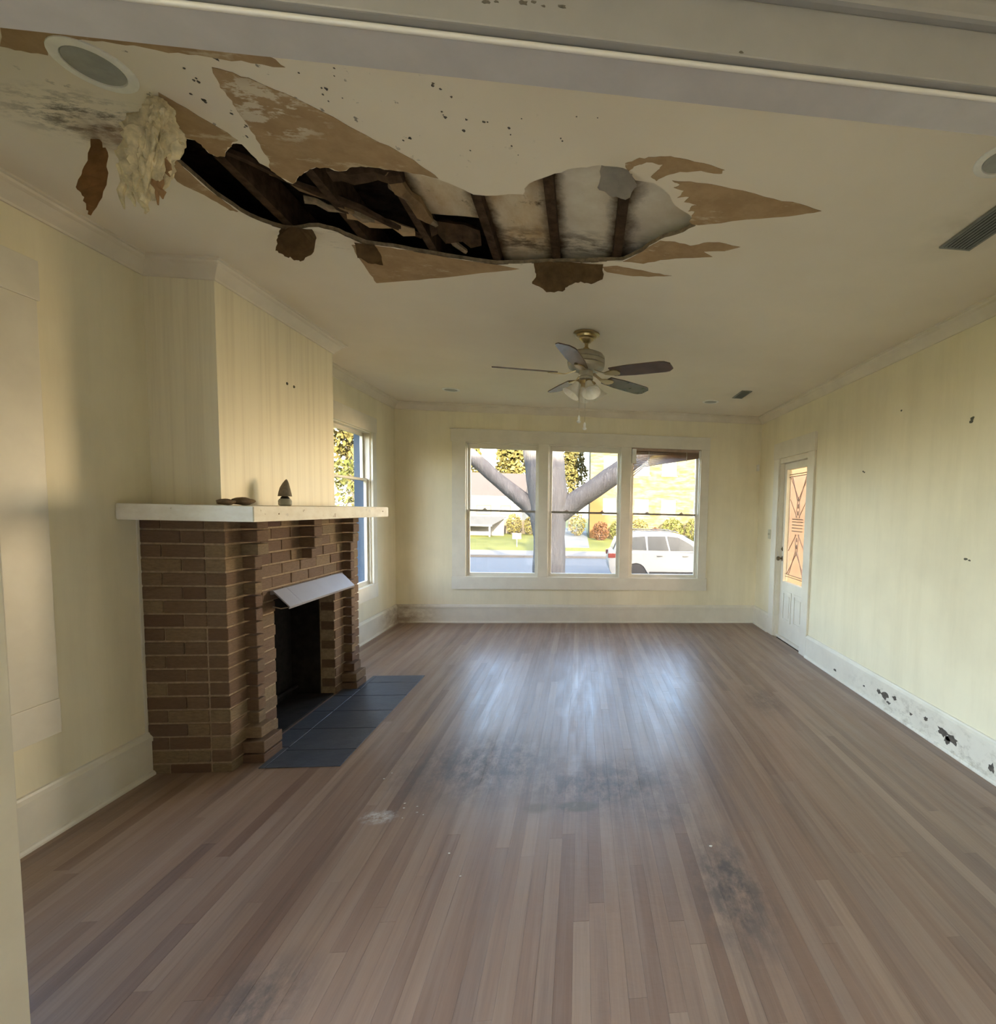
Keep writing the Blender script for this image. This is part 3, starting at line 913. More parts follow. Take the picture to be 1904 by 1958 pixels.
# holes and scuffs in the right wall
for (y, z, s) in ((2.855, 2.105, .018), (2.862, 2.083, .018), (4.02, 1.866, .014), (4.00, 1.858, .012), (2.83, 1.243, .016), (2.80, 1.238, .012), (3.55, 2.284, .012)):
    bm = bmesh.new()
    pts = [(XR - .0005, y + s * random.uniform(.6, 1.2) * math.cos(a), z + s * .6 * random.uniform(.6, 1.2) * math.sin(a)) for a in [2 * math.pi * t / 9 for t in range(9)]]
    prism(bm, pts, (.002, 0, 0))
    ob('wall_hole', bm, 'hole', wall_right)

# ------------------------------------------------------------------ windows
def frame_xz(bm, x0, x1, z0, z1, y0, y1, w, wt=None, wb=None):
    wt, wb = wt or w, wb or w
    box(bm, x0, x0 + w, y0, y1, z0, z1)
    box(bm, x1 - w, x1, y0, y1, z0, z1)
    box(bm, x0 + w, x1 - w, y0, y1, z1 - wt, z1)
    box(bm, x0 + w, x1 - w, y0, y1, z0, z0 + wb)

FAR_LABEL = ['left sash window of the triple window', 'middle sash window of the triple window', 'right sash window of the triple window, under the sagging blind']
for k, (a, b2) in enumerate(far_open):
    root = thing('window_%d' % (k + 1), FAR_LABEL[k], 'window', ((a + b2) / 2, D, .6))
    root['kind'] = 'structure'
    # sash
    for nm, z0, z1, y0 in (('lower_sash', .60, 1.455, D + .035), ('upper_sash', 1.432, 2.30, D + .07)):
        bm = bmesh.new()
        if nm == 'lower_sash':
            frame_xz(bm, a + .012, b2 - .012, z0, z1, y0, y0 + .032, .030, .022, .045)
        else:
            frame_xz(bm, a + .012, b2 - .012, z0, z1, y0, y0 + .032, .030, .070, .022)
        s = ob(nm, bm, 'trim', root, .002)
        bm = bmesh.new()
        box(bm, a + .04, b2 - .04, y0 + .014, y0 + .018, z0 + .02, z1 - .02)
        ob('pane', bm, 'glass', s)
    bm = bmesh.new()
    box(bm, a + .042, b2 - .042, D + .030, D + .036, 1.430, 1.456)
    ob('meeting_rail', bm, 'sash_dark', root)
    for q in (.25, .75):
        bm = bmesh.new()
        xx = a + (b2 - a) * q
        box(bm, xx - .025, xx + .025, D + .036, D + .06, 1.455, 1.463)
        tube(bm, [(xx - .012, D + .045, 1.462), (xx, D + .045, 1.474), (xx + .014, D + .045, 1.468)], .006, 8)
        ob('sash_lock', bm, 'brass_knob', root)
    bm = bmesh.new()
    box(bm, a, a + .012, D + .01, D + .14, .60, 2.30)
    box(bm, b2 - .012, b2, D + .01, D + .14, .60, 2.30)
    box(bm, a, b2, D + .01, D + .14, 2.29, 2.30)
    box(bm, a, b2, D + .01, D + .18, .585, .603)
    ob('window_frame', bm, 'trim', root)
# casing around all three
cas = thing('trim_14', 'white casing boards around the triple window', 'trim', (0, D, .44))
cas['kind'] = 'structure'
bxo('head_board', -1.64, 1.67, D - .024, D, 2.30, 2.455, 'trim', cas, .003)
bxo('head_cap', -1.65, 1.68, D - .030, D, 2.452, 2.462, 'trim', cas, .002)
bxo('apron_board', -1.63, 1.68, D - .024, D, .437, .598, 'trim', cas, .003)
for a, b2 in ((-1.625, -1.46), (-.555, -.43), (.50, .63), (1.55, 1.665)):
    bxo('side_board', a, b2, D - .020, D, .598, 2.30, 'trim', cas, .003)

def left_window(name, label, y0, y1, z0, z1, rail, casw):
    root = thing(name, label, 'window', (XL, (y0 + y1) / 2, z0))
    root['kind'] = 'structure'
    def fr(bm, a0, a1, c0, c1, t0, t1, w, wt, wb):
        box(bm, t0, t1, a0, a0 + w, c0, c1)
        box(bm, t0, t1, a1 - w, a1, c0, c1)
        box(bm, t0, t1, a0 + w, a1 - w, c1 - wt, c1)
        box(bm, t0, t1, a0 + w, a1 - w, c0, c0 + wb)
    for nm, c0, c1, t in (('lower_sash', z0, rail + .012, XL - .065), ('upper_sash', rail - .012, z1, XL - .10)):
        bm = bmesh.new()
        fr(bm, y0 + .013, y1 - .013, c0, c1, t, t + .03, .03, .025 if nm == 'lower_sash' else .05, .045 if nm == 'lower_sash' else .025)
        s = ob(nm, bm, 'trim', root, .002)
        bm = bmesh.new()
        box(bm, t + .013, t + .017, y0 + .03, y1 - .03, c0 + .02, c1 - .02)
        ob('pane', bm, 'glass', s)
    for nm, t0, t1, mat in (('window_frame', XL - .07, XL - .01, 'trim'), ('outer_frame', XL - .175, XL - .07, 'frame_skylit')):
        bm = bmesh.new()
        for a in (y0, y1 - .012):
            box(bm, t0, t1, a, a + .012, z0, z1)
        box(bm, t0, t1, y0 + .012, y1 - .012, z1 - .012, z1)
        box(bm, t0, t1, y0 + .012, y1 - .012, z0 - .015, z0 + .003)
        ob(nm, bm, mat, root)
    for nm, a, b2, c0, c1, t in (('side_board', y0 - casw, y0, z0, z1, .02), ('side_board', y1, y1 + casw, z0, z1, .02), ('head_board', y0 - casw - .01, y1 + casw + .01, z1, z1 + .165, .024),
                                 ('apron_board', y0 - casw, y1 + casw, z0 - .155, z0, .024)):
        bxo(nm, XL, XL + t, a, b2, c0, c1, 'trim', root, .003)

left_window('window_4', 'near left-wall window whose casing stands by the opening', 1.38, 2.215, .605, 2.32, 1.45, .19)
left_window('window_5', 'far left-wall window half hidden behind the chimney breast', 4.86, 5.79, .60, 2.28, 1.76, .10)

# raised blind sagging in the right-hand window
bl = thing('window_blind', 'raised wooden slat blind sagging to one side in the right window', 'blind', (1.09, D + .01, 2.29))
bxo('head_rail', .645, 1.535, D - .005, D + .03, 2.262, 2.298, 'blind', bl, .002)
for k in range(13):
    t = (k + 1) / 13
    zl, zr = 2.262 - .255 * t, 2.262 - .075 * t
    bm = bmesh.new()
    pts = []
    for x_, z_ in ((.655, zl + (.0 if k < 9 else -.02 * (k - 8))), (.80, zl + (zr - zl) * .28), (1.52, zr)):
        pts.append((x_, z_))
    for (xa, za), (xb, zb) in zip(pts, pts[1:]):
        prism(bm, [(xa, D - .004, za), (xa, D + .028, za + .012), (xa, D + .028, za + .0145), (xa, D - .004, za + .0025)], (xb - xa, 0, zb - za))
    ob('slat', bm, 'blind', bl)
for xx in (.86, 1.36):
    bm = bmesh.new()
    tube(bm, [(xx, D - .007, 2.262), (xx, D - .007, 2.262 - .20 + (xx - .655) * .12)], .004, 6)
    ob('ladder_cord', bm, 'white_plastic', bl)
for xx, zz in ((.668, 2.10), (1.552, 2.17)):
    bm = bmesh.new()
    box(bm, xx - .028, xx + .028, D - .012, D + .012, zz, 2.285)
    ob('mounting_bracket', bm, 'white_plastic', bl, .003)

# ------------------------------------------------------------------ door in the right wall
DX = 2.415
door = thing('door_1', 'white door with a leaded glass panel in the right wall', 'door', (DX, 5.42, 0))
door['kind'] = 'structure'
GY0, GY1, GZ0, GZ1 = 5.135, 5.685, .69, 2.01
leaf = bmesh.new()
wall_grid(leaf, 'X', DX, DX + .042, 5.055, 5.785, .03, 2.085, [(GY0, GY1, GZ0, GZ1)])
lf = ob('door_leaf', leaf, 'trim', door)
bm = bmesh.new()
for a, b2, c0, c1 in ((GY0 - .025, GY0, GZ0 - .025, GZ1 + .025), (GY1, GY1 + .025, GZ0 - .025, GZ1 + .025), (GY0, GY1, GZ1, GZ1 + .025), (GY0, GY1, GZ0 - .025, GZ0)):
    box(bm, DX - .012, DX, a, b2, c0, c1)
ob('glazing_bead', bm, 'trim', lf, .003)
for a, b2 in ((5.14, 5.38), (5.44, 5.68)):
    bm = bmesh.new()
    for q0, q1, c0, c1 in ((a, a + .03, .22, .58), (b2 - .03, b2, .22, .58), (a + .03, b2 - .03, .55, .58), (a + .03, b2 - .03, .22, .25)):
        box(bm, DX - .008, DX, q0, q1, c0, c1)
    box(bm, DX - .006, DX, a + .055, b2 - .055, .275, .525)
    ob('raised_panel', bm, 'trim', lf, .003)
gx = DX + .02
bm = bmesh.new()
box(bm, gx, gx + .004, GY0 + .035, GY1 - .035, GZ0 + .085, GZ1 - .085)
ob('coloured_pane', bm, 'glass_amber', lf)
bm = bmesh.new()
for a, b2, c0, c1 in ((GY0, GY1, GZ1 - .085, GZ1), (GY0, GY1, GZ0, GZ0 + .085), (GY0, GY0 + .035, GZ0 + .085, GZ1 - .085), (GY1 - .035, GY1, GZ0 + .085, GZ1 - .085)):
    box(bm, gx, gx + .004, a, b2, c0, c1)
ob('border_pane', bm, 'glass_clear', lf)
GC = (GY0 + GY1) / 2
def came(y0, z0, y1, z1, r_=.0045):
    bm = bmesh.new()
    tube(bm, [(gx, y0, z0), (gx, y1, z1)], r_, 6)
    ob('lead_came', bm, 'lead', lf)
for zz in (GZ1 - .06, GZ1 - .085, GZ0 + .085, GZ0 + .06):
    came(GY0, zz, GY1, zz)
for yy in (GY0 + .035, GY1 - .035):
    came(yy, GZ0 + .085, yy, GZ1 - .085)
for s in (-1, 1):
    for dy in (0, .05):
        came(GC + s * .02, 1.68 - dy, GC + s * (.235 - dy), 1.92)
        came(GC + s * .02, 1.02 + dy, GC + s * (.235 - dy), .78)
    came(GC + s * .22, 1.66, GC + s * .025, 1.45)
    came(GC + s * .22, 1.06, GC + s * .025, 1.26)
    came(GC + s * .02, 1.66, GC + s * .05, 1.45)
    came(GC + s * .02, 1.06, GC + s * .05, 1.26)
for zz in (1.295, 1.33, 1.365, 1.40, 1.43):
    came(GC - .14, zz, GC + .14, zz, .0055)
for zz in (1.66, 1.58, 1.50, 1.20, 1.12, 1.04):
    bm = bmesh.new()
    bmesh.ops.create_uvsphere(bm, u_segments=10, v_segments=6, radius=.018)
    for v in bm.verts:
        v.co = Vector((v.co.x * .5 + gx, v.co.y * .7 + GC, v.co.z * 1.4 + zz))
    ob('glass_jewel', bm, 'lead', lf, 0, True)
bm = bmesh.new()
lathe(bm, [(.030, 0), (.030, .006), (.012, .010), (.010, .035), (.024, .045), (.028, .060), (.020, .072)], 18, (DX, 5.735, .955), Matrix.Rotation(R(-90), 3, 'Y'))
ob('door_knob', bm, 'brass_knob', lf, 0, True)
bm = bmesh.new()
lathe(bm, [(.026, 0), (.026, .010), (.012, .014), (.012, .022)], 18, (DX, 5.735, 1.07), Matrix.Rotation(R(-90), 3, 'Y'))
ob('deadbolt', bm, 'brass_knob', lf, 0, True)
bm = bmesh.new()
box(bm, XR - .001, XR + .14, 5.04, 5.055, 0, 2.14)
box(bm, XR - .001, XR + .14, 5.785, 5.80, 0, 2.14)
box(bm, XR - .001, XR + .14, 5.055, 5.785, 2.09, 2.14)
box(bm, XR + .02, XR + .16, 5.055, 5.785, .0, .028)
ob('door_frame', bm, 'trim', door)
for nm, a, b2, c0, c1, t in (('side_board', 4.885, 5.04, 0, 2.145, .022), ('side_board', 5.80, 5.95, 0, 2.145, .022), ('head_board', 4.875, 5.96, 2.145, 2.335, .028)):
    bxo(nm, XR - t, XR, a, b2, c0, c1, 'trim', door, .003)

# small things fixed to the walls
bm = bmesh.new()
box(bm, 2.312, 2.345, D - .03, D - .0005, 2.05, 2.135)
s = tag(ob('motion_sensor', bm, 'white_plastic', None, .004), 'small white motion sensor high in the far right corner', 'sensor')
sw = thing('light_switch', 'ivory light switch plate on the wall beyond the door', 'switch', (XR, 6.06, 1.23))
bxo('switch_plate', XR - .006, XR - .0003, 6.02, 6.10, 1.17, 1.29, 'ivory', sw, .002)
for yy in (6.045, 6.075):
    bxo('toggle', XR - .016, XR - .005, yy - .004, yy + .004, 1.222, 1.242, 'ivory', sw, .001)
# ------------------------------------------------------------------ fireplace of brown brick
FX, FY0, FY1, FT = -1.90, 2.864, 4.456, 1.388
OY0, OY1, OZ = 3.29, 4.03, .886
fp = thing('fireplace', 'brown brick fireplace with narrow corbelled pilasters and a black opening', 'fireplace', (-2.1, 3.66, 0))
bm = bmesh.new()
c = .007
box(bm, XL + .002, FX - c, FY0 + c, OY0 - .006, 0, FT)
box(bm, XL + .002, FX - c, OY1 + .006, FY1 - c, 0, FT)
box(bm, XL + .002, FX - c, OY0 - .006, OY1 + .006, OZ, FT)
ob('mortar_core', bm, 'mortar', fp)
PIL = [(3.010, 3.075), (4.190, 4.255)]
MID = (3.5975, 3.6625)
def brick(x0, x1, y0, y1, z0, z1):
    cube_piece('brick', 'brick', x0, x1, y0, y1, z0, z1, fp, .003)
g = .011
for k in range(19):
    z0 = 0 if k == 0 else .054 + .0755 * (k - 1) + g / 2
    z1 = min(.054 + .0755 * k - g / 2, FT)
    if z1 - z0 < .015:
        continue
    j = lambda: random.uniform(-.002, .002)
    # near side
    brick(-2.0, FX + j(), FY0 + j(), 3.010 - .004, z0, z1)
    split = -2.118 if k % 2 else -2.215
    brick(XL + .003, split - .0025, FY0 + j(), FY0 + .1, z0, z1)
    brick(split + .0025, -2.0 - (.010 if k < 11 else .004), FY0 + j(), FY0 + .1, z0, z1)
    # far corner
    brick(-2.0, FX + j(), 4.255 + g, FY1 + j(), z0, z1)
    above = z0 > OZ - .01
    if not above:
        e0 = OY0 - (.0 if k % 2 else .010)
        e1 = OY1 + (.0 if k % 2 else .010)
        brick(-2.0, FX + j(), 3.075 + g, e0, z0, z1)
        brick(-2.0, FX + j(), e1, 4.190 - g, z0, z1)
    else:
        ys = [3.075 + g / 2]
        q = 3.075 + (.19 if k % 2 else .09)
        while q < 4.19 - .06:
            ys.append(q)
            q += .205
        ys.append(4.190 - g / 2)
        for a, b2 in zip(ys, ys[1:]):
            brick(-2.0, FX + j(), a + .0025, b2 - .0025, z0, z1)
    # pilasters with stepped foot and cap
    grow = {0: (.055, .055), 1: (.055, .055), 2: (.028, .028)}.get(k, (0, 0))
    if k >= 16:
        grow = (.03, .018)
    for (a, b2) in PIL:
        brick(-1.93, -1.842 + grow[0] + j(), a - grow[1], b2 + grow[1], z0, z1)
    if z0 > 1.05:
        brick(-1.93, -1.835 + grow[0] + j(), MID[0] - grow[1], MID[1] + grow[1], z0, z1)
bm = bmesh.new()
box(bm, XL + .004, XL + .020, OY0 + .012, OY1 - .012, .002, OZ)
box(bm, XL + .020, FX - .11, OY0 - .004, OY0 + .012, .002, OZ)
box(bm, XL + .020, FX - .11, OY1 - .012, OY1 + .004, .002, OZ)
box(bm, XL + .020, FX - .02, OY0 + .012, OY1 - .012, OZ - .015, OZ - .001)
box(bm, XL + .020, FX - .01, OY0 + .012, OY1 - .012, .0, .012)
box(bm, XL + .10, XL + .115, OY0 + .03, OY1 - .03, .012, .80)
ob('firebox', bm, 'soot', fp)
bm = bmesh.new()
tube(bm, [(XL + .16, OY0 + .05, .085), (XL + .16, OY1 - .05, .085)], .012, 8)
ob('gas_bar', bm, 'soot', fp)
# caulk strip where the brick meets the wall
bxo('caulk_strip', XL + .0005, XL + .006, FY0 - .016, FY0 - .001, .24, FT, 'trim', fp)

hood = thing('fireplace_hood', 'grey metal smoke hood sloping over the black firebox opening', 'hood', (-1.87, 3.67, .93))
def hood_piece(nm, y0, y1):
    bm = bmesh.new()
    prof = [(-1.886, .945), (-1.878, .950), (-1.782, .852), (-1.786, .838), (-1.792, .838), (-1.789, .850)]
    prism(bm, [(x_, y0, z_) for x_, z_ in prof], (0, y1 - y0, 0))
    ob(nm, bm, 'hood', hood, 0)
hood_piece('side_sheet', 3.235, 3.372)
hood_piece('main_sheet', 3.374, 4.115)
bm = bmesh.new()
box(bm, -1.8965, -1.884, 3.235, 4.115, .925, .948)
ob('mounting_flange', bm, 'hood', hood)
bm = bmesh.new()
tube(bm, [(-1.80, 3.245, .845), (-1.84, 3.242, .838), (-1.885, 3.24, .850)], .004, 6)
ob('end_hook', bm, 'chain', hood)

# mantel shelf
mantel = thing('mantel_shelf', 'thick peeling white mantel shelf on top of the brickwork', 'mantel', (-2.0, 3.63, 1.39))
bm = bmesh.new()
box(bm, XL + .001, -1.672, 2.735, 4.525, 1.3905, 1.472)
bmesh.ops.bevel(bm, geom=bm.edges[:], offset=.004, segments=2, affect='EDGES')
ob('shelf_board', bm, 'mantel', mantel)
for (y, z, s) in ((3.03, 1.425, .014), (2.95, 1.43, .008), (4.08, 1.45, .018), (4.14, 1.44, .02), (4.25, 1.462, .016), (4.40, 1.435, .010)):
    bm = bmesh.new()
    pts = [(-1.6715, y + s * random.uniform(.6, 1.3) * math.cos(a), z + s * .6 * random.uniform(.6, 1.2) * math.sin(a)) for a in [2 * math.pi * t / 9 for t in range(9)]]
    prism(bm, pts, (-.001, 0, 0))
    ob('paint_chip', bm, 'crumb' if s > .012 else 'stone', mantel)

# figure and stones on the mantel
gn = thing('mantel_figurine', 'small grey cone-shaped figurine on a pale pot on the mantel', 'figurine', (-1.86, 3.348, 1.472))
def local(name, bm, mat, root, smooth=True):
    o = ob(name, bm, mat, None, 0, smooth)
    return hang_on(o, root)
bm = bmesh.new()
lathe(bm, [(.026, 0.0005), (.036, .008), (.037, .032), (.030, .044), (.024, .046)], 18)
local('pot', bm, 'pot', gn)
bm = bmesh.new()
lathe(bm, [(.024, .046), (.026, .050), (.014, .062)], 16)
local('collar', bm, 'dark', gn)
bm = bmesh.new()
prof = [(.038, .060), (.034, .085), (.027, .115), (.016, .145), (.007, .162), (.002, .168)]
lathe(bm, prof, 18)
for v in bm.verts:
    v.co.y += .35 * max(0, v.co.z - .11) ** 1.0
local('hat', bm, 'cone', gn)
def pebble(name, label, loc, s):
    bm = bmesh.new()
    bmesh.ops.create_icosphere(bm, subdivisions=3, radius=1)
    for v in bm.verts:
        n3 = 1 + .22 * noise.noise(v.co * 1.7 + Vector(loc))
        v.co = Vector((v.co.x * s[0], v.co.y * s[1], v.co.z * s[2])) * n3
    zmin = min(v.co.z for v in bm.verts)
    for v in bm.verts:
        v.co += Vector((loc[0], loc[1], loc[2] - zmin))
    tag(ob(name, bm, 'stone', None, 0, True), label, 'stone', 'stones on the mantel')
pebble('stone', 'rounded brown stone on the mantel by the chimney breast', (-1.88, 2.985, 1.472), (.05, .062, .022))
pebble('stone', 'smaller brown stone at the corner of the chimney breast', (-1.90, 2.880, 1.472), (.04, .045, .017))

# slate hearth
hearth = bxo('hearth', -1.782, -1.347, 2.892, 4.440, .0002, .0012, 'grout')
hearth.data.materials[0] = M['grout']
tag(hearth, 'flush hearth of charcoal slate tiles before the fireplace', 'hearth')
rows = [2.890, 3.095, 3.390, 3.682, 3.975, 4.268, 4.442]
for a, b2 in zip(rows, rows[1:]):
    cube_piece('slate_tile', 'slate', -1.748, -1.347, a + .003, b2 - .003, 0, .0045, hearth, .001)
for a, b2 in ((3.138, 3.390), (3.390, 3.682), (3.682, 3.975), (3.975, 4.128)):
    cube_piece('slate_tile', 'slate', -1.891, -1.754, a + .003, b2 - .003, 0, .0045, hearth, .001)
cube_piece('slate_tile', 'slate', -1.782, -1.754, 2.893, 3.132, 0, .0045, hearth, .001)
cube_piece('slate_tile', 'slate', -1.782, -1.754, 4.134, 4.439, 0, .0045, hearth, .001)

# ------------------------------------------------------------------ fixtures in the ceiling
def can_light(label, loc):
    root = thing('recessed_light', label, 'ceiling light', (loc[0], loc[1], H), 'round recessed ceiling lights')
    bm = bmesh.new()
    lathe(bm, [(.068, -.001), (.070, -.006), (.082, -.008), (.094, -.004), (.095, 0)], 32)
    local('trim_ring', bm, 'white_plastic', root)
    bm = bmesh.new()
    lathe(bm, [(.069, -.0005), (.066, -.004), (.03, -.006), (.001, -.0065)], 32)
    local('lens', bm, 'can', root)
    return root
can_light('large round recessed light beside the torn ceiling near the opening', (-1.435, 1.695))
can_light('recessed light at the right edge, above the near vent', (1.458, 1.690))
can_light('tiny recessed light near the far left corner', (-1.435, 5.68))
can_light('tiny recessed light beside the far vent', (1.452, 5.68))

def vent(label, x0, x1, y0, y1, n):
    root = thing('ceiling_vent', label, 'vent', ((x0 + x1) / 2, (y0 + y1) / 2, H), 'ceiling air vents')
    bm = bmesh.new()
    box(bm, x0 + .01, x1 - .01, y0 + .01, y1 - .01, H - .003, H - .0005)
    ob('hollow', bm, 'vent_hole', root)
    bm = bmesh.new()
    for a, b2, c0, c1 in ((x0, x0 + .012, y0, y1), (x1 - .012, x1, y0, y1), (x0 + .012, x1 - .012, y0, y0 + .012), (x0 + .012, x1 - .012, y1 - .012, y1)):
        box(bm, a, b2, c0, c1, H - .008, H - .0005)
    ob('frame', bm, 'vent_dark', root)
    for k in range(n):
        xx = x0 + .014 + (x1 - x0 - .028) * (k + .5) / n
        bm = bmesh.new()
        w_ = (x1 - x0 - .028) / n
        prism(bm, [(xx - w_ * .20, y0 + .012, H - .0045), (xx + w_ * .02, y0 + .012, H - .011), (xx + w_ * .08, y0 + .012, H - .0105), (xx - w_ * .14, y0 + .012, H - .004)], (0, y1 - y0 - .024, 0))
        ob('slat', bm, 'vent_dark', root)
vent('dark slatted ceiling vent at the right, nearest the opening', 1.637, 1.790, 1.905, 2.250, 7)
vent('small dark ceiling vent near the door end of the room', 1.628, 1.738, 5.095, 5.430, 5)

# ------------------------------------------------------------------ ceiling fan
fan = thing('ceiling_fan', 'five-bladed ceiling fan with dark blades and bell glass shades', 'fan', (.015, 3.68, H))
def fpart(name, prof, mat, segs=32):
    bm = bmesh.new()
    lathe(bm, prof, segs)
    return local(name, bm, mat, fan)
fpart('canopy', [(.078, -.0005), (.094, -.004), (.095, -.014), (.074, -.020), (.070, -.034), (.054, -.042), (.050, -.052), (.036, -.060), (.030, -.068), (.014, -.072)], 'fan_brass')
fpart('downrod', [(.013, -.070), (.013, -.132)], 'fan_brass', 14)
fpart('yoke_cover', [(.016, -.100), (.026, -.110), (.028, -.125), (.040, -.130)], 'fan_brass', 18)
fpart('motor_housing', [(.030, -.126), (.080, -.132), (.120, -.148), (.132, -.165), (.134, -.180), (.127, -.184), (.134, -.189), (.135, -.212), (.128, -.217), (.134, -.222), (.128, -.246), (.110, -.258), (.060, -.266)], 'fan_body', 40)
fpart('switch_housing', [(.050, -.262), (.052, -.300), (.046, -.306), (.052, -.312), (.052, -.326), (.040, -.334)], 'fan_body', 28)
fpart('light_fitter', [(.040, -.334), (.060, -.342), (.060, -.362), (.040, -.374), (.012, -.380)], 'fan_brass', 28)
for k in range(5):
    ang = R(-30 + 72 * k)
    bm = bmesh.new()
    n_ = 14
    ring = []
    L0, L1 = .205, .655
    def half(t):
        return .055 + .014 * min(1, t * 3)
    for s in range(n_ + 1):
        t = s / n_
        w_ = half(t)
        if t > .86:
            w_ *= math.sqrt(max(0.02, 1 - ((t - .86) / .14) ** 2 * .75))
        ring.append((L0 + (L1 - L0) * t, w_))
    pts = [(x_, w_, 0) for x_, w_ in ring] + [(x_, -w_, 0) for x_, w_ in ring[::-1]]
    prism(bm, pts, (0, 0, .007))
    bmesh.ops.rotate(bm, verts=bm.verts[:], cent=(0, 0, 0), matrix=Matrix.Rotation(R(-13), 3, 'X'))
    bmesh.ops.rotate(bm, verts=bm.verts[:], cent=(0, 0, 0), matrix=Matrix.Rotation(ang, 3, 'Z'))
    bmesh.ops.translate(bm, verts=bm.verts[:], vec=(0, 0, -.293))
    local('blade', bm, 'blade', fan, False)
    bm = bmesh.new()
    iron = [(.075, .016), (.11, .010), (.15, .012), (.19, .030), (.235, .038), (.262, .026), (.272, .0)]
    pts = [(x_, w_, 0) for x_, w_ in iron] + [(x_, -w_, 0) for x_, w_ in iron[-2::-1]]
    prism(bm, pts, (0, 0, .006))
    bmesh.ops.rotate(bm, verts=bm.verts[:], cent=(0, 0, 0), matrix=Matrix.Rotation(R(-13), 3, 'X'))
    bmesh.ops.rotate(bm, verts=bm.verts[:], cent=(0, 0, 0), matrix=Matrix.Rotation(ang, 3, 'Z'))
    for v in bm.verts:
        r_ = math.hypot(v.co.x, v.co.y)
        v.co.z += -.3005 + .028 * max(0, (.15 - r_) / .075)
    local('blade_iron', bm, 'fan_brass', fan, False)
for k in range(4):
    ang = R(20 + 90 * k)
    mt_ = Matrix.Rotation(ang, 3, 'Z') @ Matrix.Rotation(R(-34), 3, 'Y')
    base_v = Matrix.Rotation(ang, 3, 'Z') @ Vector((.052, 0, -.352))
    bm = bmesh.new()
    prof = [(.020, 0), (.024, -.010), (.028, -.030), (.034, -.055), (.044, -.080), (.056, -.100), (.066, -.112), (.063, -.112), (.052, -.098), (.040, -.078), (.030, -.055), (.024, -.030), (.018, -.008)]
    lathe(bm, prof, 26, base_v, mt_)
    local('glass_shade', bm, 'shade', fan)
    bm = bmesh.new()
    lathe(bm, [(.018, .012), (.024, .004), (.024, -.012), (.020, -.014)], 18, base_v, mt_)
    local('shade_holder', bm, 'fan_brass', fan)
for (px, py, z_) in ((-.046, -.045, -.640), (-.004, -.062, -.690)):
    bm = bmesh.new()
    tube(bm, [(px, py, -.325), (px, py, z_ + .045)], .0016, 6)
    ch = local('pull_chain', bm, 'chain', fan)
    bm = bmesh.new()
    lathe(bm, [(.003, .048), (.008, .040), (.009, .020), (.006, .015), (.013, .010), (.015, .003), (.010, -.003), (.002, -.005)], 14, (px, py, z_))
    kb = local('chain_knob', bm, 'knob_white', fan)

# plaster crumbs fallen on the floor
for (x_, y_) in ((-.85, 2.46), (-.775, 2.42), (-.79, 2.47), (-1.03, 2.80), (-1.05, 2.74), (-.545, 2.115), (-.465, 1.975), (-.83, 2.38), (-.86, 2.50), (-.74, 2.40), (.60, 2.08)):
    s = random.uniform(.0025, .0055)
    bm = bmesh.new()
    bmesh.ops.create_icosphere(bm, subdivisions=2, radius=1)
    for v in bm.verts:
        n3 = 1 + .6 * noise.noise(v.co * 2.3 + Vector((x_ * 50, y_ * 50, 0)))
        v.co = Vector((x_ + v.co.x * s * n3 * 1.4, y_ + v.co.y * s * n3, s * .5 + v.co.z * s * .5))
    tag(ob('plaster_crumb', bm, 'crumb'), 'tiny white plaster crumb fallen on the brown floor', 'debris', 'plaster crumbs on the floor')
# ------------------------------------------------------------------ the house's own roof and porch
G = -.87
bm = bmesh.new()
ry, rz, ey0, ey1, ez = 1.2, 5.35, -5.4, 6.85, 3.05
prism(bm, [(-3.05, ey0, ez), (-3.05, ry, rz), (-3.05, ey1, ez), (-3.05, ey1, ez - .10), (-3.05, ry, rz - .12), (-3.05, ey0, ez - .10)], (9.6, 0, 0))
box(bm, -3.02, 3.6, -5.2, 6.8, H + .3, H + .34)
prism(bm, [(-3.0, ey0 + .2, ez), (-3.0, ry, rz - .1), (-3.0, ey1 - .2, ez)], (.1, 0, 0))
prism(bm, [(6.4, ey0 + .2, ez), (6.4, ry, rz - .1), (6.4, ey1 - .2, ez)], (.1, 0, 0))
struct(ob('roof', bm, 'roof_dark'), 'roof of this house seen from below', 'roof')
bm = bmesh.new()
box(bm, XL - .3, XR + .3, .9, D + .16, G, -.12)
struct(ob('wall_foundation', bm, 'concrete'), 'foundation below the living room', 'wall')
bm = bmesh.new()
box(bm, XR + .14, 4.6, 3.2, 8.0, G, -.02)
struct(ob('floor_porch', bm, 'concrete'), 'concrete porch outside the door', 'floor')
bm = bmesh.new()
box(bm, XR + .14, 5.2, 3.0, 3.15, G, 3.0)
struct(ob('wall_porch_end', bm, 'siding'), 'white porch end wall outside the door', 'wall')
bm = bmesh.new()
box(bm, 3.15, 4.5, 8.0, 8.25, G, 3.4)
struct(ob('wall_porch_far', bm, 'porch_brick'), 'peach-coloured outside wall seen through the leaded door glass', 'wall')

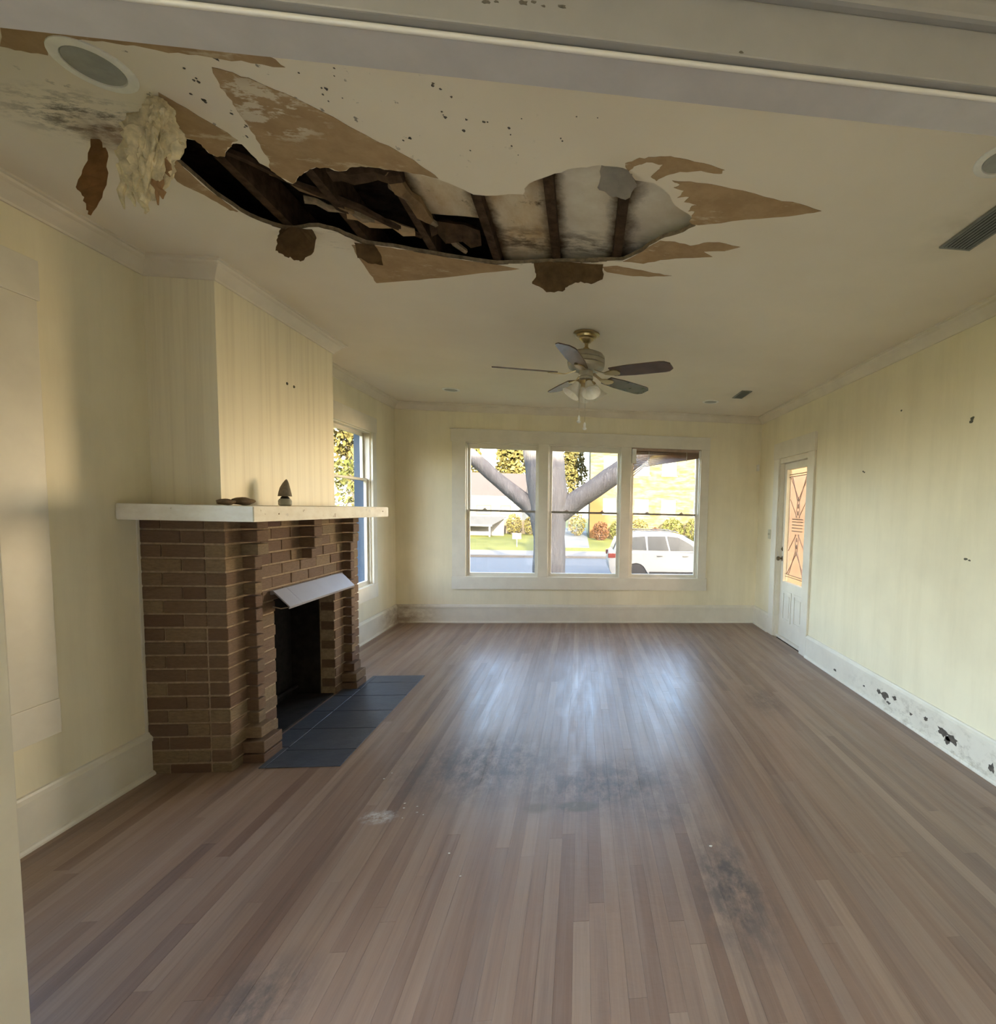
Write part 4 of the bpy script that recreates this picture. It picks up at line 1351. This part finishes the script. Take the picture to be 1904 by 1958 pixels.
# ------------------------------------------------------------------ ground
bm = bmesh.new()
box(bm, -90, 90, -30, 14.2, G - .4, G)
box(bm, -90, 90, 27.6, 120, G - .4, G)
struct(ob('ground_lawn', bm, 'lawn'), 'green lawns on both sides of the street', 'ground')
bm = bmesh.new()
box(bm, -90, 90, 14.4, 24.6, G - .4, G - .10)
struct(ob('street', bm, 'asphalt'), 'shaded asphalt street beyond the front yard', 'street')
bm = bmesh.new()
box(bm, -90, 90, 14.2, 14.4, G - .4, G + .01)
box(bm, -90, 90, 24.6, 24.85, G - .4, G + .01)
struct(ob('kerb', bm, 'concrete'), 'pale concrete kerbs along the street', 'kerb')
bm = bmesh.new()
box(bm, -90, 90, 24.85, 27.6, G - .4, G - .005)
struct(ob('sidewalk', bm, 'concrete'), 'sunlit tan sidewalk across the street', 'sidewalk')
bm = bmesh.new()
box(bm, -1.9, .5, 30.0, 60, G - .3, G + .012)
struct(ob('driveway', bm, 'asphalt'), 'dark asphalt driveway beside the buff building', 'driveway')

# ------------------------------------------------------------------ leaves
def leaves(bm, c, r_, n, size, seed=0):
    rg = random.Random(seed)
    for _ in range(n):
        while True:
            q = Vector((rg.uniform(-1, 1), rg.uniform(-1, 1), rg.uniform(-1, 1)))
            if q.length < 1:
                break
        q = q.normalized() * q.length ** .45
        o = Vector(c) + Vector((q.x * r_[0], q.y * r_[1], q.z * r_[2]))
        a = Vector((rg.uniform(-1, 1), rg.uniform(-1, 1), rg.uniform(-1, 1))).normalized()
        b2 = a.orthogonal().normalized()
        b2 = Matrix.Rotation(rg.uniform(0, 6.28), 3, a) @ b2
        w_ = a.cross(b2)
        s = size * rg.uniform(.6, 1.3)
        vs_ = [bm.verts.new(o + b2 * s), bm.verts.new(o + w_ * s * .5), bm.verts.new(o - b2 * s), bm.verts.new(o - w_ * s * .5)]
        bm.faces.new(vs_)

def tree(label, x_, y_, h, r_, mat, n=1400, group='trees across the street', size=.2):
    root = thing('leafy_tree', label, 'tree', (x_, y_, G), group)
    bm = bmesh.new()
    tube(bm, [(x_, y_, G), (x_ + .1, y_, G + h * .35), (x_ - .1, y_ + .1, G + h * .7)], [.22, .17, .07], 8)
    for s in range(5):
        a = s * 1.3
        tube(bm, [(x_ + .05, y_, G + h * (.35 + .05 * s)), (x_ + math.cos(a) * r_[0] * .6, y_ + math.sin(a) * r_[1] * .6, G + h * (.6 + .05 * s))], [.09, .03], 6)
    ob('trunk', bm, 'bark', root)
    bm = bmesh.new()
    for s in range(6):
        a = s * 1.05
        leaves(bm, (x_ + math.cos(a) * r_[0] * .45, y_ + math.sin(a) * r_[1] * .45, G + h * .66 + (s % 3 - 1) * r_[2] * .4), (r_[0] * .65, r_[1] * .65, r_[2] * .6), n // 6, size, int(x_ * 7 + y_ + s))
    f = ob('foliage', bm, mat, root)
    f['kind'] = 'stuff'
    return root
tree('yellow-green tree standing just beside the buff building', -1.2, 52, 10.5, (1.7, 1.7, 3.8), 'leaf_yellow', 3600)
tree('green tree behind the oak trunk, beyond the driveway', -3.9, 66, 13, (1.7, 1.9, 4.6), 'leaf_green', 2600)
tree('pale tree above the pinkish roof, leftmost across the street', -13.9, 60, 14.0, (2.0, 2.0, 5.0), 'leaf_yellow', 3600, size=.34)
tree('pale tree rising behind the ridge of the pinkish roof', -8.5, 64.5, 14.0, (2.2, 2.2, 5.0), 'leaf_yellow', 3600, size=.34)
tree('large yellow-green tree filling the far left-wall window', -11.9, 27, 11.0, (3.0, 3.0, 4.4), 'leaf_yellow', 5200, 'trees beside the house')

def bush(label, x_, y_, r_, mat, n=700, group='shrubs across the street'):
    root = thing('shrub', label, 'shrub', (x_, y_, G), group)
    bm = bmesh.new()
    for s in range(4):
        tube(bm, [(x_ + (s - 1.5) * .1, y_, G), (x_ + (s - 1.5) * r_[0] * .4, y_, G + r_[2])], [.04, .015], 6)
    ob('stem', bm, 'bark', root)
    bm = bmesh.new()
    leaves(bm, (x_, y_, G + r_[2] * .95), r_, n, .10, int(x_ * 13 + y_))
    f = ob('foliage', bm, mat, root)
    f['kind'] = 'stuff'
bush('rust-red shrub at the corner of the buff building', 1.45, 37.6, (.62, .6, .72), 'leaf_red', 700)
bush('green shrub beside the rust-red one', 2.75, 38.4, (.56, .5, .78), 'leaf_green', 700)
bush('yellow-green shrub under the first ground floor window', 4.42, 38.4, (.80, .6, .85), 'leaf_yellow', 700)
bush('small rust-coloured shrub in the middle of the hedge row', 5.70, 38.2, (.42, .45, .52), 'leaf_red', 500)
bush('wide green shrub under the second ground floor window', 7.10, 38.4, (.92, .6, .9), 'leaf_green', 900)
bush('green shrub at the bonnet end of the white car', 9.05, 38.4, (.95, .6, .95), 'leaf_green', 800)
bush('golden shrub beside the carport', -5.75, 43.4, (.66, .6, .92), 'leaf_yellow', 700)
bush('golden shrub nearest the oak trunk', -4.25, 43.4, (.66, .6, .85), 'leaf_yellow', 700)
bush('low yellow-green shrub at the driveway edge', -.35, 43.0, (.72, .6, 1.05), 'leaf_yellow', 600)

bush('tall bright green hedge bush outside the far left-wall window', -9.0, 20.6, (1.7, 1.2, 2.1), 'leaf_green', 2600, 'shrubs beside the house')

# ------------------------------------------------------------------ buildings across the street
apt = thing('apartment_building', 'two-storey buff brick building with white windows, lit by the sun', 'building', (9, 44, G))
AX0, AX1, AY, AZ = .65, 18, 40, 8.4
wins = [(1.70, 2.75), (4.25, 5.40), (6.42, 7.62), (9.1, 10.3), (11.8, 13.0)]
rowsz = [(1.10, 2.36), (4.30, 5.75)]
bm = bmesh.new()
wall_grid(bm, 'Y', AY, AY + .3, AX0, AX1, G, AZ, [(a, b2, c0, c1) for a, b2 in wins for c0, c1 in rowsz])
box(bm, AX0, AX0 + .3, AY + .3, AY + 9, G, AZ)
box(bm, AX1 - .3, AX1, AY + .3, AY + 9, G, AZ)
box(bm, AX0, AX1, AY + 8.7, AY + 9, G, AZ)
ob('wall', bm, 'buff', apt)
bm = bmesh.new()
box(bm, AX0 - .3, AX1 + .3, AY - .3, AY + 9.3, AZ, AZ + .35)
ob('roof', bm, 'roof_dark', apt)
for a, b2 in wins:
    for c0, c1 in rowsz:
        bm = bmesh.new()
        frame_xz(bm, a, b2, c0, c1, AY + .06, AY + .14, .07)
        box(bm, a + .07, b2 - .07, AY + .07, AY + .13, (c0 + c1) / 2 - .03, (c0 + c1) / 2 + .03)
        box(bm, a - .06, b2 + .06, AY - .06, AY + .06, c0 - .09, c0)
        w_ = ob('window', bm, 'ext_white', apt)
        bm = bmesh.new()
        box(bm, a + .05, b2 - .05, AY + .10, AY + .12, c0 + .05, c1 - .05)
        ob('pane', bm, 'pane', w_)

hs = thing('bungalow', 'low house with a pinkish roof and white fascia across the street', 'house', (-10, 48, G))
bm = bmesh.new()
box(bm, -16, -5.4, 46, 54, G, 1.75)
ob('wall', bm, 'ext_white', hs)
bm = bmesh.new()
prism(bm, [(-16.5, 45.2, 2.35), (-16.5, 50, 4.75), (-16.5, 55, 2.35)], (11.4, 0, 0))
ob('roof', bm, 'roof', hs)
bm = bmesh.new()
box(bm, -16.5, -5.1, 45.12, 45.22, 2.05, 2.42)
ob('fascia', bm, 'ext_white', hs)
bm = bmesh.new()
box(bm, -16.5, -5.1, 45.22, 46, 2.05, 2.12)
ob('soffit', bm, 'roof_dark', hs)
for a, b2 in ((-9.4, -8.1), (-7.3, -6.4), (-12.6, -11.2)):
    bm = bmesh.new()
    frame_xz(bm, a, b2, .75, 1.60, 45.93, 46.0, .06)
    w_ = ob('window', bm, 'fence_wood', hs)
    bm = bmesh.new()
    box(bm, a + .05, b2 - .05, 45.96, 45.99, .80, 1.55)
    ob('pane', bm, 'pane', w_)
cp_ = thing('carport', 'dark-roofed open carport beside the low house', 'carport', (-9, 41, G))
bm = bmesh.new()
prism(bm, [(-12.5, 39.5, .02), (-6.9, 39.5, .02), (-6.1, 41.5, .62), (-12.5, 41.5, .62)], (0, .05, .06))
ob('roof', bm, 'roof_dark', cp_)
bxo('fascia', -12.5, -6.9, 39.42, 39.5, -.06, .06, 'ext_white', cp_)
for xx in (-11.8, -9.3, -7.1):
    bxo('post', xx - .06, xx + .06, 39.55, 39.67, G, .03, 'ext_white', cp_)
bxo('rear_wall', -12.5, -6.3, 41.4, 41.5, G, .6, 'ext_white', cp_)
fn = thing('wood_fence', 'tan board fence between the carport and the golden shrubs', 'fence', (-5.6, 44.8, G))
for k in range(24):
    xx = -7.2 + k * .17
    bxo('fence_board', xx, xx + .155, 44.8, 44.83, G, .35 + .02 * (k % 2), 'fence_wood', fn)
bxo('fence_rail', -7.2, -3.1, 44.83, 44.88, -.1, 0, 'fence_wood', fn)

sg = thing('yard_sign', 'blank white sign on a stake in the sunny lawn', 'sign', (-3.80, 30, G))
bxo('sign_board', -4.06, -3.54, 30, 30.03, -.40, -.05, 'ext_white', sg)
bxo('stake', -3.82, -3.78, 30.03, 30.06, G, -.1, 'ext_white', sg)

# ------------------------------------------------------------------ old oak in the front yard
oak = thing('oak_tree', 'huge grey oak trunk forking into heavy limbs in the front yard', 'tree', (-.76, 12, G))
def limb(nm, pts, rad, seed):
    bm = bmesh.new()
    P_ = []
    Rr = []
    for k in range(len(pts) - 1):
        for s in range(4):
            t = s / 4
            P_.append(Vector(pts[k]).lerp(Vector(pts[k + 1]), t))
            Rr.append(rad[k] + (rad[k + 1] - rad[k]) * t)
    P_.append(Vector(pts[-1]))
    Rr.append(rad[-1])
    P_ = [q + Vector((.03 * noise.noise(q * 2 + Vector((seed, 0, 0))), 0, 0)) for q in P_]
    tube(bm, P_, Rr, 14)
    for v in bm.verts:
        v.co += Vector((noise.noise(v.co * 4), noise.noise(v.co * 4 + Vector((9, 0, 0))), 0)) * .02
    return ob(nm, bm, 'bark', oak, 0, True)
limb('trunk', [(-.76, 12, G), (-.75, 12, -.2), (-.76, 12, .8), (-.80, 12, 1.6), (-.93, 12.1, 2.8), (-1.05, 12.3, 4.4), (-1.0, 12.6, 6.0)], [.52, .40, .375, .46, .48, .38, .25], 1)
limb('limb', [(-.85, 12, 1.25), (-1.35, 12, 1.62), (-1.95, 11.9, 2.12), (-2.62, 11.8, 2.72), (-3.6, 11.6, 3.6)], [.22, .20, .165, .16, .11], 2)
limb('limb', [(-.70, 12, 1.25), (-.25, 12, 1.60), (.15, 11.9, 1.88), (.80, 11.8, 2.34), (1.9, 11.6, 3.2)], [.27, .25, .235, .24, .16], 3)
limb('limb', [(-.95, 12.2, 3.0), (-1.7, 12.6, 4.2), (-2.8, 13, 5.4)], [.24, .18, .08], 4)
limb('limb', [(-1.0, 12.3, 3.6), (-.2, 13, 5.0), (1.2, 13.4, 6.2)], [.22, .16, .08], 5)
bm = bmesh.new()
for s, (a, b2, c0) in enumerate(((-2.8, 13, 6.2), (.8, 13.5, 7.0), (-1, 13, 7.6), (-3.8, 12, 4.9), (2.2, 12, 4.8))):
    leaves(bm, (a, b2, c0), (1.8, 1.6, 1.0), 500, .10, s + 50)
f = ob('foliage', bm, 'leaf_green', oak)
f['kind'] = 'stuff'

# ------------------------------------------------------------------ white car parked on the street
CX, CY, CZ = 3.22, 17.2, G - .10
car = thing('suv_car', 'white SUV parked on the street behind the right-hand window', 'car', (CX, CY, CZ))
HW = .93
def side_poly(nm, pts, y0, y1, mat, bev=0.0, top=None):
    bm = bmesh.new()
    prism(bm, [(CX + a, CY + y0, CZ + b2) for a, b2 in pts], (0, y1 - y0, 0))
    if top:
        for v in bm.verts:
            t = max(0, (v.co.z - CZ - top[0])) * top[1]
            v.co.y += t if v.co.y < CY else -t
    return ob(nm, bm, mat, car, bev, bool(bev))
arch = []
def body_profile():
    pts = [(-2.28, .46), (-2.32, .72), (-2.26, 1.00), (-2.14, 1.10), (-.4, 1.08), (.95, 1.05), (1.75, .99), (2.12, .90), (2.30, .70), (2.32, .42), (2.20, .30)]
    for cxw in (1.42, -1.40):
        for s in range(9):
            a = math.pi * s / 8
            pts.append((cxw + .40 * math.cos(a), .30 + .44 * math.sin(a)))
    pts += [(-2.18, .30)]
    return pts
side_poly('body', body_profile(), -HW, HW, 'car', .03)
side_poly('cabin', [(-2.16, 1.08), (-2.02, 1.45), (-1.80, 1.66), (-1.2, 1.73), (-.4, 1.73), (.15, 1.66), (.62, 1.40), (1.02, 1.06)], -HW + .06, HW - .06, 'car', .04, (1.08, .22))
def slant(pts, off=.012):
    return [(CX + a, CY - HW + .06 - off + max(0, b2 - 1.08) * .22, CZ + b2) for a, b2 in pts]
for nm, pts in (('side_window', [(-1.72, 1.14), (-1.66, 1.40), (-1.52, 1.55), (-1.10, 1.59), (-1.05, 1.13)]), ('side_window', [(-.99, 1.13), (-1.02, 1.59), (-.42, 1.60), (-.30, 1.12)]),
                ('side_window', [(-.24, 1.12), (-.36, 1.60), (.02, 1.57), (.42, 1.36), (.72, 1.12)])):
    bm = bmesh.new()
    prism(bm, slant(pts), (0, .02, 0))
    ob(nm, bm, 'car_glass', car)
bm = bmesh.new()
prism(bm, [(CX + .30, CY - .70, CZ + 1.60), (CX + .30, CY + .70, CZ + 1.60), (CX + 1.02, CY + .78, CZ + 1.09), (CX + 1.02, CY - .78, CZ + 1.09)], (.015, 0, .015))
ob('windscreen', bm, 'car_glass', car)
bm = bmesh.new()
prism(bm, [(CX - 2.00, CY - .66, CZ + 1.52), (CX - 2.00, CY + .66, CZ + 1.52), (CX - 2.145, CY + .74, CZ + 1.14), (CX - 2.145, CY - .74, CZ + 1.14)], (-.03, 0, .0))
ob('rear_window', bm, 'car_glass', car)
for xx in (-1.40, 1.42):
    for s in (-1, 1):
        bm = bmesh.new()
        mtx = Matrix.Rotation(R(90), 3, 'X')
        lathe(bm, [(.20, -.11), (.32, -.11), (.35, -.07), (.35, .07), (.32, .11), (.20, .11)], 26, (CX + xx, CY + s * (HW - .11), CZ + .35), mtx)
        w_ = ob('wheel', bm, 'tyre', car, 0, True)
        bm = bmesh.new()
        yy = CY + s * (HW - .015)
        for q in range(5):
            a = q * 2 * math.pi / 5
            prism(bm, [(CX + xx + .22 * math.cos(a + d), yy, CZ + .35 + .22 * math.sin(a + d)) for d in (-.16, .16)] + [(CX + xx + .05 * math.cos(a + d), yy, CZ + .35 + .05 * math.sin(a + d)) for d in (.5, -.5)], (0, -s * .03, 0))
        lathe(bm, [(.20, -.012), (.225, -.012), (.225, .012), (.20, .012)], 26, (CX + xx, yy - s * .012, CZ + .35), mtx)
        ob('rim', bm, 'rim', w_)
side_poly('sill_trim', [(-.96, .30), (-.96, .42), (.98, .42), (.98, .30)], -HW - .012, -HW + .02, 'tyre')
bm = bmesh.new()
box(bm, CX + .62, CX + .84, CY - HW - .17, CY - HW + .02, CZ + 1.10, CZ + 1.25)
ob('wing_mirror', bm, 'car', car, .03, True)
for s in (-1, 1):
    bm = bmesh.new()
    box(bm, CX - 2.33, CX - 2.05, CY + s * .78 - .155, CY + s * .78 + .16, CZ + .86, CZ + 1.02)
    ob('tail_lamp', bm, 'tail', car, .02)
    bm = bmesh.new()
    box(bm, CX + 1.98, CX + 2.25, CY + s * .75 - .14, CY + s * .75 + .15, CZ + .76, CZ + .87)
    ob('headlamp', bm, 'chrome', car, .02)
for xx in (-.62, .25):
    bm = bmesh.new()
    box(bm, CX + xx - .09, CX + xx + .09, CY - HW - .025, CY - HW + .01, CZ + .93, CZ + .965)
    ob('door_handle', bm, 'chrome', car, .005)
for s in (-1, 1):
    bm = bmesh.new()
    tube(bm, [(CX - 1.5, CY + s * .66, CZ + 1.74), (CX - 1.4, CY + s * .66, CZ + 1.775), (CX - .1, CY + s * .66, CZ + 1.765), (CX + .05, CY + s * .66, CZ + 1.715)], .018, 8)
    ob('roof_rail', bm, 'chrome', car)

# daylight portals at the openings (they only guide the sky's light in)
def portal(nm, loc, d, w_, h_):
    l = bpy.data.lights.new(nm, 'AREA')
    l.shape = 'RECTANGLE'
    l.size, l.size_y = w_, h_
    l.cycles.is_portal = True
    o = bpy.data.objects.new(nm, l)
    COL.objects.link(o)
    o.location = loc
    o.rotation_euler = Vector(d).to_track_quat('-Z', 'Y').to_euler()
PORTALS = True
if PORTALS:
    portal('portal_far', (.045, D + .2, 1.45), (0, -1, 0), 3.1, 1.75)
    portal('portal_left_near', (XL - .2, 1.82, 1.46), (1, 0, 0), .84, 1.75)
    portal('portal_left_far', (XL - .2, 5.27, 1.44), (1, 0, 0), .84, 1.72)
    portal('portal_back_left', (-3.08, -1.95, 1.4), (1, 0, 0), 6.1, 2.9)
